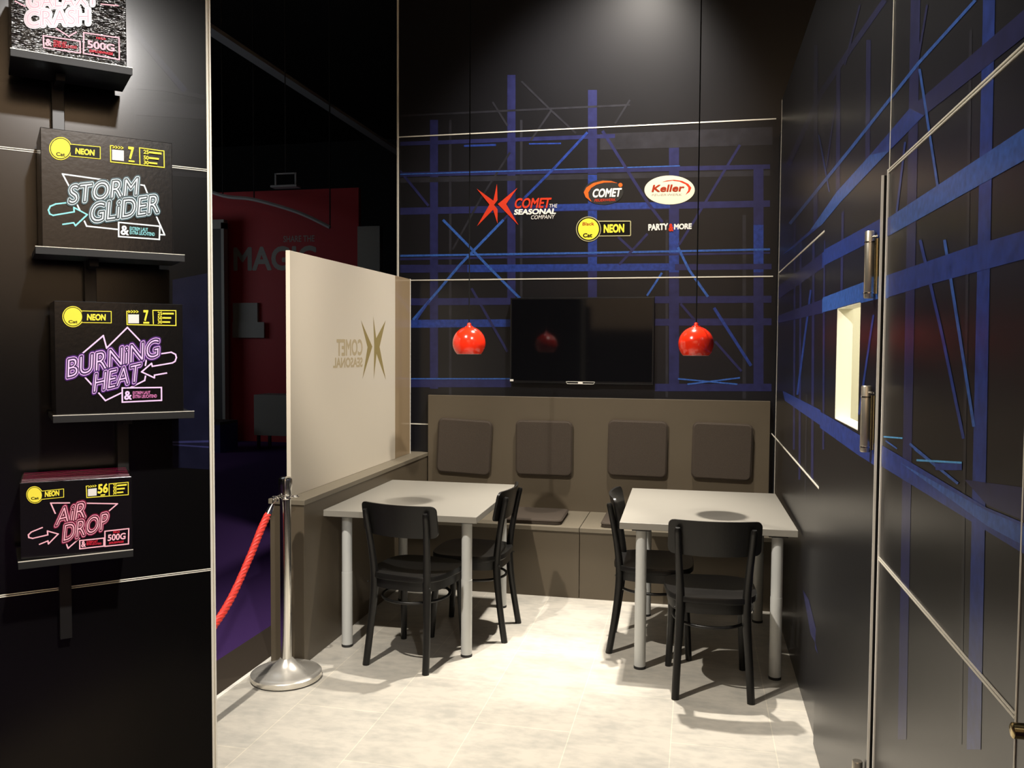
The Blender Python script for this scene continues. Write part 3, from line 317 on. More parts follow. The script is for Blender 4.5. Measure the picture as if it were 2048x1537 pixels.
BOXES = json.loads('''[{"parts":[["zigzag_outline",[{"k":"line","p":[[0.3763,0.3768],[0.4829,0.2976],[0.5489,0.369]],"w":0.012,"c":"pink"},{"k":"line","p":[[0.0394,0.6262],[0.1189,0.5837]],"w":0.012,"c":"pink"},{"k":"line","p":[[0.7742,0.8049],[0.9255,0.8278]],"w":0.012,"c":"pink"}]],["title_lettering",[{"k":"neon","s":"GALAXY","q":[[0.1411,0.5572],[0.7452,0.783],[0.1394,0.7404]],"c":"pink","h":"magenta"},{"k":"neon","s":"CRASH","q":[[0.1263,0.323],[0.6631,0.5055],[0.1275,0.5232]],"c":"pink","h":"magenta"}]],["slogan_plate",[{"k":"line","p":[[0.2658,0.2475],[0.5817,0.2583],[0.5813,0.1031],[0.2696,0.0953],[0.2658,0.2475]],"w":0.012,"c":"pink"},{"k":"text","s":"&","q":[[0.2834,0.1255],[0.3338,0.1276],[0.2838,0.2122]],"c":"pink","fat":0.03},{"k":"text","s":"EXTREM LAUT","q":[[0.3524,0.1698],[0.4638,0.174],[0.3526,0.2127]],"c":"scarlet","fat":0.02},{"k":"text","s":"EXTRA LEUCHTEND","q":[[0.3522,0.1228],[0.553,0.1505],[0.3524,0.159]],"c":"scarlet","fat":0.02}]],["weight_plate",[{"k":"line","p":[[0.6152,0.3798],[0.9305,0.3938],[0.9305,0.102],[0.6098,0.1061],[0.6152,0.3798]],"w":0.012,"c":"pink"},{"k":"text","s":"MEGA","q":[[0.7252,0.324],[0.8126,0.3315],[0.7253,0.3541]],"c":"scarlet","fat":0.02},{"k":"text","s":"500G","q":[[0.6482,0.1908],[0.886,0.1981],[0.6484,0.2836]],"c":"pink","fat":0.03},{"k":"text","s":"EXPLOSIVMASSE","q":[[0.6624,0.1369],[0.8712,0.1445],[0.6644,0.1703]],"c":"scarlet","fat":0.03}]]]},{"parts":[["zigzag_outline",[{"k":"line","p":[[0.4866,0.6104],[0.1541,0.6271],[0.204,0.5206]],"w":0.012,"c":"ice"},{"k":"line","p":[[0.2541,0.3871],[0.2775,0.329]],"w":0.012,"c":"ice"},{"k":"line","p":[[0.3087,0.2433],[0.3244,0.2026],[0.5661,0.1929]],"w":0.012,"c":"ice"},{"k":"line","p":[[0.7207,0.6019],[0.7719,0.5977],[0.7972,0.5282]],"w":0.012,"c":"ice"},{"k":"line","p":[[0.8568,0.3553],[0.9302,0.1745],[0.895,0.1739]],"w":0.012,"c":"ice"}]],["arrow_mark",[{"k":"line","p":[[0.179,0.3876],[0.1006,0.3694],[0.0616,0.3467],[0.0481,0.3135],[0.057,0.2824],[0.0802,0.2725],[0.2336,0.3159],[0.2323,0.3528],[0.3309,0.301],[0.2419,0.199],[0.2287,0.223],[0.1496,0.2029]],"w":0.012,"c":"aqua"}]],["title_lettering",[{"k":"neon","s":"STORM","q":[[0.1947,0.3798],[0.7115,0.5055],[0.2081,0.5348]],"c":"ice","h":"teal"},{"k":"neon","s":"GLiDER","q":[[0.3488,0.2326],[0.883,0.3672],[0.3625,0.397]],"c":"ice","h":"teal"}]],["brand_badge",[{"k":"poly","p":[[0.2255,0.8488],[0.2241,0.8318],[0.2201,0.8149],[0.2138,0.7988],[0.2053,0.7839],[0.1949,0.7707],[0.1829,0.7596],[0.1697,0.7508],[0.1557,0.7448],[0.1413,0.7416],[0.1269,0.7414],[0.1131,0.7441],[0.1002,0.7496],[0.0885,0.7579],[0.0786,0.7685],[0.0705,0.7812],[0.0647,0.7957],[0.0612,0.8114],[0.0601,0.8279],[0.0616,0.8448],[0.0654,0.8614],[0.0716,0.8774],[0.08,0.8922],[0.0902,0.9053],[0.102,0.9165],[0.1151,0.9253],[0.129,0.9315],[0.1433,0.9349],[0.1577,0.9353],[0.1716,0.9328],[0.1846,0.9275],[0.1964,0.9193],[0.2066,0.9087],[0.2148,0.896],[0.2208,0.8814],[0.2244,0.8656]],"c":"yellow"},{"k":"line","p":[[0.2156,0.8814],[0.4317,0.887],[0.4309,0.791],[0.2146,0.7879],[0.2156,0.8814]],"w":0.012,"c":"yellow"},{"k":"poly","p":[[0.2156,0.8814],[0.4317,0.887],[0.4309,0.791],[0.2146,0.7879]],"c":"black"},{"k":"poly","p":[[0.2184,0.8479],[0.2171,0.8323],[0.2135,0.8169],[0.2077,0.8022],[0.1999,0.7886],[0.1904,0.7765],[0.1794,0.7663],[0.1673,0.7583],[0.1545,0.7528],[0.1414,0.7498],[0.1282,0.7496],[0.1156,0.7521],[0.1037,0.7571],[0.0931,0.7647],[0.084,0.7744],[0.0766,0.7861],[0.0712,0.7993],[0.068,0.8137],[0.0671,0.8288],[0.0684,0.8442],[0.0719,0.8595],[0.0776,0.8741],[0.0852,0.8876],[0.0946,0.8997],[0.1054,0.9099],[0.1174,0.9179],[0.1301,0.9236],[0.1433,0.9267],[0.1564,0.9271],[0.1691,0.9248],[0.181,0.9199],[0.1918,0.9124],[0.2011,0.9027],[0.2086,0.8911],[0.2141,0.8778],[0.2174,0.8632]],"c":"black"},{"k":"poly","p":[[0.2129,0.8472],[0.2116,0.8328],[0.2083,0.8185],[0.2029,0.8048],[0.1957,0.7922],[0.1869,0.7809],[0.1767,0.7715],[0.1655,0.7641],[0.1536,0.7589],[0.1414,0.7562],[0.1292,0.756],[0.1175,0.7583],[0.1065,0.763],[0.0966,0.77],[0.0882,0.779],[0.0813,0.7898],[0.0763,0.8021],[0.0734,0.8155],[0.0725,0.8295],[0.0737,0.8438],[0.077,0.8579],[0.0822,0.8715],[0.0893,0.8841],[0.098,0.8953],[0.1081,0.9047],[0.1192,0.9122],[0.131,0.9175],[0.1432,0.9203],[0.1554,0.9207],[0.1672,0.9186],[0.1782,0.914],[0.1882,0.9071],[0.1968,0.8981],[0.2038,0.8872],[0.2089,0.8749],[0.2119,0.8614]],"c":"yellow"},{"k":"text","s":"NEON","q":[[0.2504,0.8088],[0.388,0.8109],[0.2532,0.8551]],"c":"yellow","fat":0.05},{"k":"text","s":"Cat","q":[[0.1105,0.7734],[0.1729,0.7755],[0.1108,0.8025]],"c":"black","fat":0.03}]],["info_panel",[{"k":"line","p":[[0.5261,0.9121],[0.5121,0.9103],[0.5126,0.7727],[0.9332,0.7741],[0.9322,0.9188],[0.7398,0.9224]],"w":0.008,"c":"yellow"},{"k":"line","p":[[0.7372,0.9221],[0.7388,0.7756]],"w":0.008,"c":"yellow"},{"k":"poly","p":[[0.5242,0.88],[0.6147,0.882],[0.614,0.7913],[0.5235,0.79]],"c":"white"},{"k":"text","s":"7","q":[[0.6545,0.8179],[0.6933,0.8178],[0.6518,0.9169]],"c":"yellow","fat":0.04},{"k":"text","s":">>>>","q":[[0.5284,0.8899],[0.6114,0.891],[0.5286,0.9152]],"c":"yellow","fat":0.03},{"k":"poly","p":[[0.6502,0.8032],[0.6966,0.804],[0.6965,0.7897],[0.6501,0.789]],"c":"yellow"},{"k":"text","s":"25","q":[[0.7693,0.8746],[0.8079,0.8751],[0.7695,0.908]],"c":"yellow","fat":0.03},{"k":"poly","p":[[0.8114,0.8839],[0.9119,0.8847],[0.912,0.9016],[0.8115,0.9006]],"c":"yellow"},{"k":"text","s":"50","q":[[0.769,0.825],[0.8076,0.8253],[0.7692,0.8584]],"c":"yellow","fat":0.03},{"k":"poly","p":[[0.8111,0.8341],[0.8898,0.8344],[0.8899,0.8512],[0.8112,0.8509]],"c":"yellow"},{"k":"text","s":"30","q":[[0.7687,0.7839],[0.8073,0.7841],[0.7689,0.8145]],"c":"yellow","fat":0.03},{"k":"poly","p":[[0.8108,0.7922],[0.8766,0.7921],[0.8766,0.8076],[0.8109,0.8075]],"c":"yellow"}]],["slogan_plate",[{"k":"line","p":[[0.5666,0.2546],[0.8911,0.2466],[0.8861,0.1295],[0.5656,0.1311],[0.5666,0.2546]],"w":0.012,"c":"ice"},{"k":"text","s":"&","q":[[0.5825,0.1513],[0.6413,0.1489],[0.5847,0.2276]],"c":"ice","fat":0.03},{"k":"text","s":"EXTREM LAUT","q":[[0.6526,0.1927],[0.7952,0.1918],[0.6528,0.2233]],"c":"aqua","fat":0.02},{"k":"text","s":"EXTRA LEUCHTEND","q":[[0.6524,0.1583],[0.8487,0.157],[0.6526,0.188]],"c":"aqua","fat":0.02}]]]},{"parts":[["zigzag_outline",[{"k":"line","p":[[0.1809,0.5198],[0.3631,0.7009],[0.3873,0.5904],[0.5506,0.7769],[0.6496,0.6578]],"w":0.012,"c":"lilac"},{"k":"line","p":[[0.7022,0.511],[0.6897,0.4327]],"w":0.012,"c":"lilac"},{"k":"line","p":[[0.6892,0.3347],[0.6821,0.2956],[0.5704,0.2344]],"w":0.012,"c":"lilac"},{"k":"line","p":[[0.498,0.1875],[0.3716,0.1203],[0.3222,0.1892]],"w":0.012,"c":"lilac"},{"k":"line","p":[[0.2731,0.2605],[0.196,0.3624]],"w":0.012,"c":"lilac"}]],["arrow_mark",[{"k":"line","p":[[0.8178,0.5397],[0.9012,0.554],[0.9364,0.534],[0.9434,0.5041],[0.9318,0.4695],[0.9096,0.4549],[0.745,0.4242],[0.739,0.4518],[0.6584,0.3744],[0.7601,0.3187],[0.762,0.3433],[0.8608,0.3614]],"w":0.012,"c":"lilac"}]],["title_lettering",[{"k":"neon","s":"BURNiNG","q":[[0.0861,0.3263],[0.7958,0.5152],[0.0932,0.4921]],"c":"lilac","h":"violet"},{"k":"neon","s":"HEAT","q":[[0.2809,0.1979],[0.6391,0.2916],[0.2961,0.3608]],"c":"lilac","h":"violet"}]],["brand_badge",[{"k":"poly","p":[[0.2166,0.8649],[0.2153,0.8488],[0.2116,0.8332],[0.2056,0.8185],[0.1976,0.8052],[0.1877,0.7937],[0.1763,0.7844],[0.1637,0.7775],[0.1504,0.7732],[0.1367,0.7717],[0.123,0.773],[0.1098,0.7771],[0.0974,0.7838],[0.0863,0.7929],[0.0767,0.8041],[0.069,0.8172],[0.0634,0.8317],[0.06,0.8471],[0.0589,0.863],[0.0603,0.8789],[0.0639,0.8944],[0.0698,0.909],[0.0777,0.9222],[0.0875,0.9337],[0.0988,0.9431],[0.1112,0.9501],[0.1245,0.9544],[0.1382,0.9561],[0.1519,0.9549],[0.1651,0.951],[0.1776,0.9444],[0.1888,0.9353],[0.1985,0.9241],[0.2063,0.911],[0.2121,0.8965],[0.2155,0.8809]],"c":"yellow"},{"k":"line","p":[[0.2043,0.9122],[0.4228,0.9144],[0.4221,0.8183],[0.2036,0.8173],[0.2043,0.9122]],"w":0.012,"c":"yellow"},{"k":"poly","p":[[0.2043,0.9122],[0.4228,0.9144],[0.4221,0.8183],[0.2036,0.8173]],"c":"black"},{"k":"poly","p":[[0.2099,0.8648],[0.2086,0.8501],[0.2052,0.8358],[0.1998,0.8223],[0.1924,0.8102],[0.1834,0.7997],[0.173,0.7911],[0.1615,0.7848],[0.1493,0.7809],[0.1367,0.7795],[0.1242,0.7807],[0.1121,0.7845],[0.1008,0.7906],[0.0906,0.7989],[0.0819,0.8092],[0.0748,0.8212],[0.0696,0.8344],[0.0665,0.8485],[0.0656,0.8631],[0.0668,0.8777],[0.0701,0.8919],[0.0755,0.9052],[0.0828,0.9173],[0.0917,0.9278],[0.102,0.9364],[0.1134,0.9428],[0.1256,0.9468],[0.1381,0.9482],[0.1506,0.9472],[0.1628,0.9436],[0.1741,0.9375],[0.1844,0.9292],[0.1933,0.919],[0.2004,0.907],[0.2057,0.8937],[0.2089,0.8795]],"c":"black"},{"k":"poly","p":[[0.2046,0.8647],[0.2035,0.8511],[0.2003,0.8378],[0.1953,0.8254],[0.1884,0.8141],[0.1801,0.8043],[0.1704,0.7964],[0.1598,0.7905],[0.1484,0.7869],[0.1368,0.7856],[0.1252,0.7867],[0.1139,0.7902],[0.1034,0.7959],[0.094,0.8036],[0.0859,0.8131],[0.0793,0.8242],[0.0745,0.8365],[0.0716,0.8496],[0.0707,0.8631],[0.0719,0.8767],[0.075,0.8899],[0.08,0.9022],[0.0867,0.9135],[0.095,0.9232],[0.1046,0.9312],[0.1152,0.9371],[0.1264,0.9408],[0.1381,0.9422],[0.1497,0.9412],[0.1609,0.9378],[0.1715,0.9322],[0.181,0.9245],[0.1892,0.915],[0.1959,0.9039],[0.2008,0.8915],[0.2037,0.8784]],"c":"yellow"},{"k":"text","s":"NEON","q":[[0.2421,0.8367],[0.379,0.8381],[0.245,0.888]],"c":"yellow","fat":0.05},{"k":"text","s":"Cat","q":[[0.1039,0.8069],[0.1685,0.8075],[0.1041,0.8315]],"c":"black","fat":0.03}]],["info_panel",[{"k":"line","p":[[0.5616,0.9222],[0.5472,0.922],[0.5482,0.803],[0.9418,0.8014],[0.9424,0.9397],[0.7561,0.9368]],"w":0.008,"c":"yellow"},{"k":"line","p":[[0.7543,0.9368],[0.7572,0.8146]],"w":0.008,"c":"yellow"},{"k":"poly","p":[[0.5572,0.8951],[0.6423,0.8962],[0.6419,0.8155],[0.5567,0.8147]],"c":"white"},{"k":"text","s":"7","q":[[0.6832,0.8412],[0.7176,0.8416],[0.6802,0.9327]],"c":"yellow","fat":0.04},{"k":"text","s":">>>>","q":[[0.5589,0.9077],[0.6381,0.9088],[0.5591,0.9318]],"c":"yellow","fat":0.03},{"k":"poly","p":[[0.6762,0.8304],[0.7236,0.8309],[0.7235,0.8143],[0.6761,0.8139]],"c":"yellow"},{"k":"text","s":"25","q":[[0.7932,0.8933],[0.828,0.8938],[0.7933,0.9247]],"c":"yellow","fat":0.03},{"k":"poly","p":[[0.8315,0.9017],[0.9246,0.9029],[0.9246,0.9187],[0.8316,0.9174]],"c":"yellow"},{"k":"text","s":"50","q":[[0.793,0.8541],[0.8279,0.8545],[0.7931,0.8855]],"c":"yellow","fat":0.03},{"k":"poly","p":[[0.8314,0.8624],[0.9024,0.8632],[0.9024,0.879],[0.8314,0.8781]],"c":"yellow"},{"k":"text","s":"30","q":[[0.7928,0.8169],[0.8277,0.8172],[0.793,0.8463]],"c":"yellow","fat":0.03},{"k":"poly","p":[[0.8312,0.8246],[0.8934,0.8251],[0.8935,0.8399],[0.8313,0.8393]],"c":"yellow"}]],["slogan_plate",[{"k":"line","p":[[0.5024,0.2311],[0.8164,0.2287],[0.8159,0.11],[0.5017,0.1028],[0.5024,0.2311]],"w":0.012,"c":"lilac"},{"k":"text","s":"&","q":[[0.5187,0.1256],[0.574,0.126],[0.5192,0.1996]],"c":"lilac","fat":0.03},{"k":"text","s":"EXTREM LAUT","q":[[0.5853,0.1706],[0.7247,0.1728],[0.5855,0.197]],"c":"orchid","fat":0.02},{"k":"text","s":"EXTRA LEUCHTEND","q":[[0.5852,0.1354],[0.7767,0.1369],[0.5853,0.1647]],"c":"orchid","fat":0.02}]]]},{"parts":[["zigzag_outline",[{"k":"line","p":[[0.4306,0.7004],[0.2654,0.715],[0.3034,0.577]],"w":0.012,"c":"pink"},{"k":"line","p":[[0.5793,0.6805],[0.8646,0.6425],[0.7801,0.5471]],"w":0.012,"c":"pink"},{"k":"line","p":[[0.5146,0.2218],[0.4113,0.101],[0.3927,0.1837]],"w":0.012,"c":"pink"}]],["arrow_mark",[{"k":"line","p":[[0.1886,0.4045],[0.0949,0.3588],[0.069,0.3258],[0.0719,0.2897],[0.1044,0.2744],[0.2356,0.3033],[0.2329,0.3542],[0.3261,0.3032],[0.24,0.1847],[0.2354,0.2242],[0.1621,0.1893]],"w":0.012,"c":"pink"}]],["title_lettering",[{"k":"neon","s":"AiR","q":[[0.3027,0.4131],[0.567,0.4916],[0.3278,0.6355]],"c":"pink","h":"magenta"},{"k":"neon","s":"DROP","q":[[0.3687,0.1992],[0.7659,0.3227],[0.3846,0.4211]],"c":"pink","h":"magenta"}]],["brand_badge",[{"k":"poly","p":[[0.2018,0.8269],[0.2006,0.8074],[0.1973,0.7889],[0.1919,0.7718],[0.1847,0.7566],[0.1757,0.744],[0.1653,0.7341],[0.1539,0.7274],[0.1417,0.724],[0.1292,0.724],[0.1167,0.7273],[0.1046,0.734],[0.0933,0.7437],[0.083,0.7563],[0.0741,0.7712],[0.0669,0.7881],[0.0616,0.8065],[0.0583,0.8257],[0.0572,0.8453],[0.0582,0.8646],[0.0614,0.8831],[0.0667,0.9002],[0.0738,0.9154],[0.0827,0.9282],[0.0929,0.9383],[0.1043,0.9452],[0.1165,0.9489],[0.1291,0.9491],[0.1417,0.9458],[0.1539,0.9392],[0.1654,0.9295],[0.1758,0.9169],[0.1848,0.9018],[0.1921,0.8847],[0.1974,0.8662],[0.2007,0.8467]],"c":"yellow"},{"k":"line","p":[[0.1891,0.876],[0.378,0.8871],[0.3773,0.7866],[0.189,0.7768],[0.1891,0.876]],"w":0.012,"c":"yellow"},{"k":"poly","p":[[0.1891,0.876],[0.378,0.8871],[0.3773,0.7866],[0.189,0.7768]],"c":"black"},{"k":"poly","p":[[0.1956,0.8277],[0.1945,0.8099],[0.1915,0.7929],[0.1866,0.7772],[0.1799,0.7634],[0.1717,0.7518],[0.1623,0.7428],[0.1518,0.7366],[0.1407,0.7335],[0.1292,0.7335],[0.1178,0.7365],[0.1067,0.7426],[0.0963,0.7516],[0.0869,0.763],[0.0788,0.7767],[0.0722,0.7922],[0.0673,0.809],[0.0643,0.8266],[0.0633,0.8445],[0.0642,0.8622],[0.0672,0.8791],[0.072,0.8948],[0.0785,0.9087],[0.0866,0.9204],[0.096,0.9296],[0.1064,0.9359],[0.1176,0.9393],[0.1291,0.9394],[0.1406,0.9365],[0.1518,0.9305],[0.1623,0.9215],[0.1718,0.91],[0.1801,0.8962],[0.1867,0.8806],[0.1916,0.8636],[0.1946,0.8458]],"c":"black"},{"k":"poly","p":[[0.1908,0.8283],[0.1898,0.8118],[0.187,0.796],[0.1824,0.7815],[0.1763,0.7687],[0.1687,0.7579],[0.1599,0.7495],[0.1502,0.7438],[0.1398,0.7409],[0.1292,0.7409],[0.1186,0.7437],[0.1083,0.7494],[0.0986,0.7576],[0.0899,0.7683],[0.0824,0.781],[0.0763,0.7953],[0.0718,0.8109],[0.069,0.8273],[0.068,0.8439],[0.0689,0.8603],[0.0716,0.8761],[0.0761,0.8906],[0.0822,0.9035],[0.0897,0.9143],[0.0984,0.9228],[0.1081,0.9287],[0.1184,0.9318],[0.1291,0.932],[0.1398,0.9292],[0.1502,0.9236],[0.1599,0.9154],[0.1687,0.9047],[0.1764,0.8919],[0.1825,0.8774],[0.1871,0.8616],[0.1899,0.8451]],"c":"yellow"},{"k":"text","s":"NEON","q":[[0.2177,0.8041],[0.3394,0.8109],[0.2197,0.8692]],"c":"yellow","fat":0.05},{"k":"text","s":"Cat","q":[[0.099,0.7783],[0.1624,0.7788],[0.0989,0.8106]],"c":"black","fat":0.03}]],["info_panel",[{"k":"line","p":[[0.5973,0.9093],[0.5822,0.9081],[0.5853,0.7554],[0.9667,0.7562],[0.9675,0.925],[0.7921,0.9188]],"w":0.008,"c":"yellow"},{"k":"line","p":[[0.79,0.919],[0.7892,0.76]],"w":0.008,"c":"yellow"},{"k":"poly","p":[[0.5968,0.8681],[0.6761,0.8739],[0.6746,0.7745],[0.5956,0.7723]],"c":"white"},{"k":"text","s":"56","q":[[0.6872,0.8035],[0.7745,0.808],[0.691,0.9182]],"c":"yellow","fat":0.04},{"k":"text","s":">>>>","q":[[0.6,0.883],[0.6732,0.8896],[0.6004,0.9136]],"c":"yellow","fat":0.03},{"k":"poly","p":[[0.7104,0.7852],[0.7515,0.7862],[0.7512,0.7694],[0.7102,0.7684]],"c":"yellow"},{"k":"text","s":"25","q":[[0.8275,0.868],[0.8588,0.869],[0.8283,0.9115]],"c":"yellow","fat":0.03},{"k":"poly","p":[[0.8632,0.8793],[0.9538,0.8827],[0.9543,0.9046],[0.8636,0.9011]],"c":"yellow"},{"k":"text","s":"30","q":[[0.8266,0.8217],[0.8579,0.8225],[0.8274,0.865]],"c":"yellow","fat":0.03},{"k":"poly","p":[[0.8622,0.8328],[0.9337,0.8354],[0.9342,0.8572],[0.8627,0.8545]],"c":"yellow"},{"k":"text","s":"30","q":[[0.8257,0.7754],[0.8569,0.7761],[0.8265,0.8155]],"c":"yellow","fat":0.03},{"k":"poly","p":[[0.8613,0.7856],[0.92,0.7877],[0.9204,0.8078],[0.8617,0.8057]],"c":"yellow"}]],["slogan_plate",[{"k":"line","p":[[0.5162,0.1923],[0.7353,0.1977],[0.7334,0.0899],[0.515,0.0832],[0.5162,0.1923]],"w":0.012,"c":"pink"},{"k":"text","s":"&","q":[[0.53,0.1053],[0.5673,0.1063],[0.5308,0.1782]],"c":"pink","fat":0.03},{"k":"text","s":"EXTREM LAUT","q":[[0.5777,0.1455],[0.6771,0.148],[0.5781,0.1777]],"c":"scarlet","fat":0.02},{"k":"text","s":"EXTRA LEUCHTEND","q":[[0.5774,0.1207],[0.7117,0.1157],[0.5777,0.1455]],"c":"scarlet","fat":0.02}]],["weight_plate",[{"k":"line","p":[[0.7449,0.2886],[0.9664,0.2964],[0.9615,0.0888],[0.7434,0.0852],[0.7449,0.2886]],"w":0.012,"c":"pink"},{"k":"text","s":"MEGA","q":[[0.8206,0.2497],[0.8823,0.252],[0.8212,0.2796]],"c":"scarlet","fat":0.02},{"k":"text","s":"500G","q":[[0.7699,0.1549],[0.932,0.1613],[0.7735,0.2363]],"c":"pink","fat":0.03},{"k":"text","s":"EXPLOSIVMASSE","q":[[0.7803,0.1116],[0.9155,0.1145],[0.7828,0.1379]],"c":"scarlet","fat":0.03}]]]}]''')

# ------------------------------------------------------------------ setting
XR, XL, YB = 0.495, 0.480, 5.90
structure(MB().box(-2.09, 0.60, 0.6, 5.95, -0.05, 0.0).build('floor', 'floor'))
structure(MB().box(-2.112, -2.09, 0.6, 5.95, -0.05, 0.004).build('trim_1', 'white_edge'))
structure(MB().box(-2.37, -2.112, 0.6, 5.95, -0.06, -0.012).build('trim_2', 'floor_shade'))  # dark strip stands in for the shadow beside the white floor edge
structure(MB().box(-16, -2.37, -1.5, 26, -0.08, -0.02).box(-2.37, 6, 5.95, 26, -0.08, -0.02).box(-2.37, 0.6, -1.5, 0.6, -0.08, -0.02).box(-16, 8, -9, -1.5, -0.08, -0.02).build('floor_hall', 'carpet'))
structure(MB().box(-16, 8, -9, 26, 8.2, 8.3).build('ceiling', 'hall_black'))
# back wall with its printed scaffold pattern
mb = MB(); mb.keep = 1
mb.box(-2.13, 1.3, YB, YB + 0.04, 0, 4.6)
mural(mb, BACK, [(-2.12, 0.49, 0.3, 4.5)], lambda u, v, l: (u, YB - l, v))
structure(mb.build('wall_back', PRINTS))
# right wall with a door opening, mural in wall coordinates (depth, height)
D0, D1, DT = 2.476, 3.53, 2.068
mb = MB(); mb.keep = 1
mb.box(XR, XR + 0.04, 0.35, D0 + 0.06, 0, 3.15); mb.box(XR, XR + 0.04, D1 - 0.05, 5.60, 0, 3.15); mb.box(XR, XR + 0.04, D0 + 0.06, D1 - 0.05, DT - 0.03, 3.15)
mb.box(XR + 0.012, XR + 0.05, 5.60, 5.895, 0, 3.0)
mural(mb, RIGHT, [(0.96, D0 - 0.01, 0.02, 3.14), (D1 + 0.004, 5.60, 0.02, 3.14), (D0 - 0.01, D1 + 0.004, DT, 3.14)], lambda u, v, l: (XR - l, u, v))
structure(mb.build('wall_right', PRINTS))
# angled left wall: local s along the panel, measured from its right edge
E0 = Vector((-1.25, 2.03, 0)); TD = Vector((0.719, 0.695, 0)); ND = Vector((0.695, -0.719, 0))
def lp(s_, z, l=0.0):
    p = E0 + TD * s_ + ND * l; return (p.x, p.y, z)
mb = MB(); mb.keep = 1
mb.prism([lp(-2.2, 0, 0), lp(-0.012, 0, 0), lp(-0.012, 0, -0.04), lp(-2.2, 0, -0.04)], [lp(-2.2, 4.2, 0), lp(-0.012, 4.2, 0), lp(-0.012, 4.2, -0.04), lp(-2.2, 4.2, -0.04)])
mural(mb, LEFT, [(-2.1, -0.014, 0.1, 4.1)], lambda u, v, l: lp(u, v, l))
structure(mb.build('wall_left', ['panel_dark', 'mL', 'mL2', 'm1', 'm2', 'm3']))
tn = [3]
def trim(mb, m='alu', bevel=0.0008):
    o = structure(mb.build('trim_%d' % tn[0], m, bevel=bevel)); tn[0] += 1; return o
for z in (1.031, 2.076, 3.108): trim(MB().box(-2.13, 0.485, YB - 0.003, YB, z - 0.004, z + 0.004))
trim(MB().box(-2.142, -2.13, YB - 0.012, YB + 0.04, 0, 4.6), 'alu')
trim(MB().box(XR - 0.002, XR, 5.606, 5.613, 0.0, 3.15))
for z, a, b in ((2.072, D1, 5.60), (1.031, D1 + 0.03, 5.88)): trim(MB().box(XR - 0.003, XR, a, b, z - 0.004, z + 0.004))
for z in (2.076, 1.029):
    trim(MB().box(XR - 0.003, XR, 1.44, D0 - 0.02, z + 0.001, z + 0.005).box(XR - 0.003, XR, 1.44, D0 - 0.02, z - 0.006, z - 0.002))
trim(MB().box(XR - 0.002, XR, 2.448, 2.453, DT + 0.01, 3.15))
trim(MB().box(XR - 0.0045, XR + 0.002, 2.455, 2.462, 0, DT + 0.012), 'white_edge')
trim(MB().box(XR - 0.002, XR, 1.436, 1.441, 0, 2.0))
def lbox(s0, s1, z0, z1, l0, l1):
    return [lp(s0, z0, l1), lp(s1, z0, l1), lp(s1, z0, l0), lp(s0, z0, l0)], [lp(s0, z1, l1), lp(s1, z1, l1), lp(s1, z1, l0), lp(s0, z1, l0)]
trim(MB().prism(*lbox(-0.012, -0.0075, 0, 4.2, -0.04, 0.002)).prism(*lbox(-0.0045, 0.0, 0, 4.2, -0.04, 0.004)).prism(*lbox(-0.0075, -0.0045, 0, 4.2, -0.04, -0.004)), 'alu')
for z in (1.001, 2.055): trim(MB().prism(*lbox(-2.2, -0.012, z - 0.0035, z - 0.001, 0, 0.002)).prism(*lbox(-2.2, -0.012, z + 0.001, z + 0.0035, 0, 0.002)), 'alu')

# door leaf with a cut-out slot, standing proud of the wall
W0, W1, V0, V1 = 2.735, 3.175, 1.352, 1.742
door = structure(bpy.data.objects.new('door_1', None)); C.objects.link(door); door.location = (XR, D0, 0)
mb = MB(); mb.keep = 1
for a, b, c, d_ in ((D0, W0, 0.012, DT), (W1, D1, 0.012, DT), (W0, W1, 0.012, V0), (W0, W1, V1, DT)): mb.box(XL, XL + 0.013, a, b, c, d_)
mural(mb, RIGHT, [(D0, W0, 0.02, DT), (W1, D1, 0.02, DT), (W0, W1, 0.02, V0), (W0, W1, V1, DT)], lambda u, v, l: (XL - l, u, v))
leaf = mb.build('door_leaf', PRINTS); leaf.parent = door; leaf.matrix_parent_inverse = Matrix.Translation((-XR, -D0, 0))
def dpart(o): o.parent = door; o.matrix_parent_inverse = Matrix.Translation((-XR, -D0, 0)); return o
dpart(MB().box(XL - 0.001, XL + 0.0055, D0 - 0.003, D0, 0.012, DT).build('edge_profile', 'white_edge'))
mb = MB()
for a, b, c, d_ in ((W0, W0 + 0.003, V0, V1), (W1 - 0.003, W1, V0, V1), (W0, W1, V0, V0 + 0.003), (W0, W1, V1 - 0.003, V1)): mb.box(XL + 0.0005, XL + 0.052, a, b, c, d_)
dpart(mb.build('slot_lining', 'white_room'))
for zt in (1.925, 1.497, 0.43):
    h = MB().lathe([(0.0125, 0), (0.014, 0.003), (0.014, 0.182), (0.0125, 0.185)], (XL - 0.017, D0 + 0.045, zt - 0.185), 24)
    ho = dpart(h.build('hinge', 'steel', smooth=True))
    a = MB().lathe([(0.0152, 0), (0.0152, 0.003)], (XL - 0.017, D0 + 0.045, zt - 0.032), 24).lathe([(0.0152, 0), (0.0152, 0.003)], (XL - 0.017, D0 + 0.045, zt - 0.172), 24)
    a.tube([(XL - 0.017, D0 + 0.045, zt - 0.018), (XL - 0.004, D0 + 0.005, zt - 0.018)], 0.003, 8)
    dpart(a.build('hinge_collar', 'chrome', smooth=True))
    dpart(MB().lathe([(0.0055, 0), (0.0055, 0.15)], (XL - 0.006, D0 + 0.008, zt - 0.175), 12).build('hinge_pin', 'brass', smooth=True))
stud = thing('cabinet_lock', 'small brass stud on the dark right wall at the low seam', 'lock', (XR, 1.40, 1.022))
MB().tube([(0, 0, 0), (-0.018, 0, 0), (-0.020, 0, 0)], [0.012, 0.012, 0.009], 20).build('lock_barrel', 'brass', stud, smooth=True)
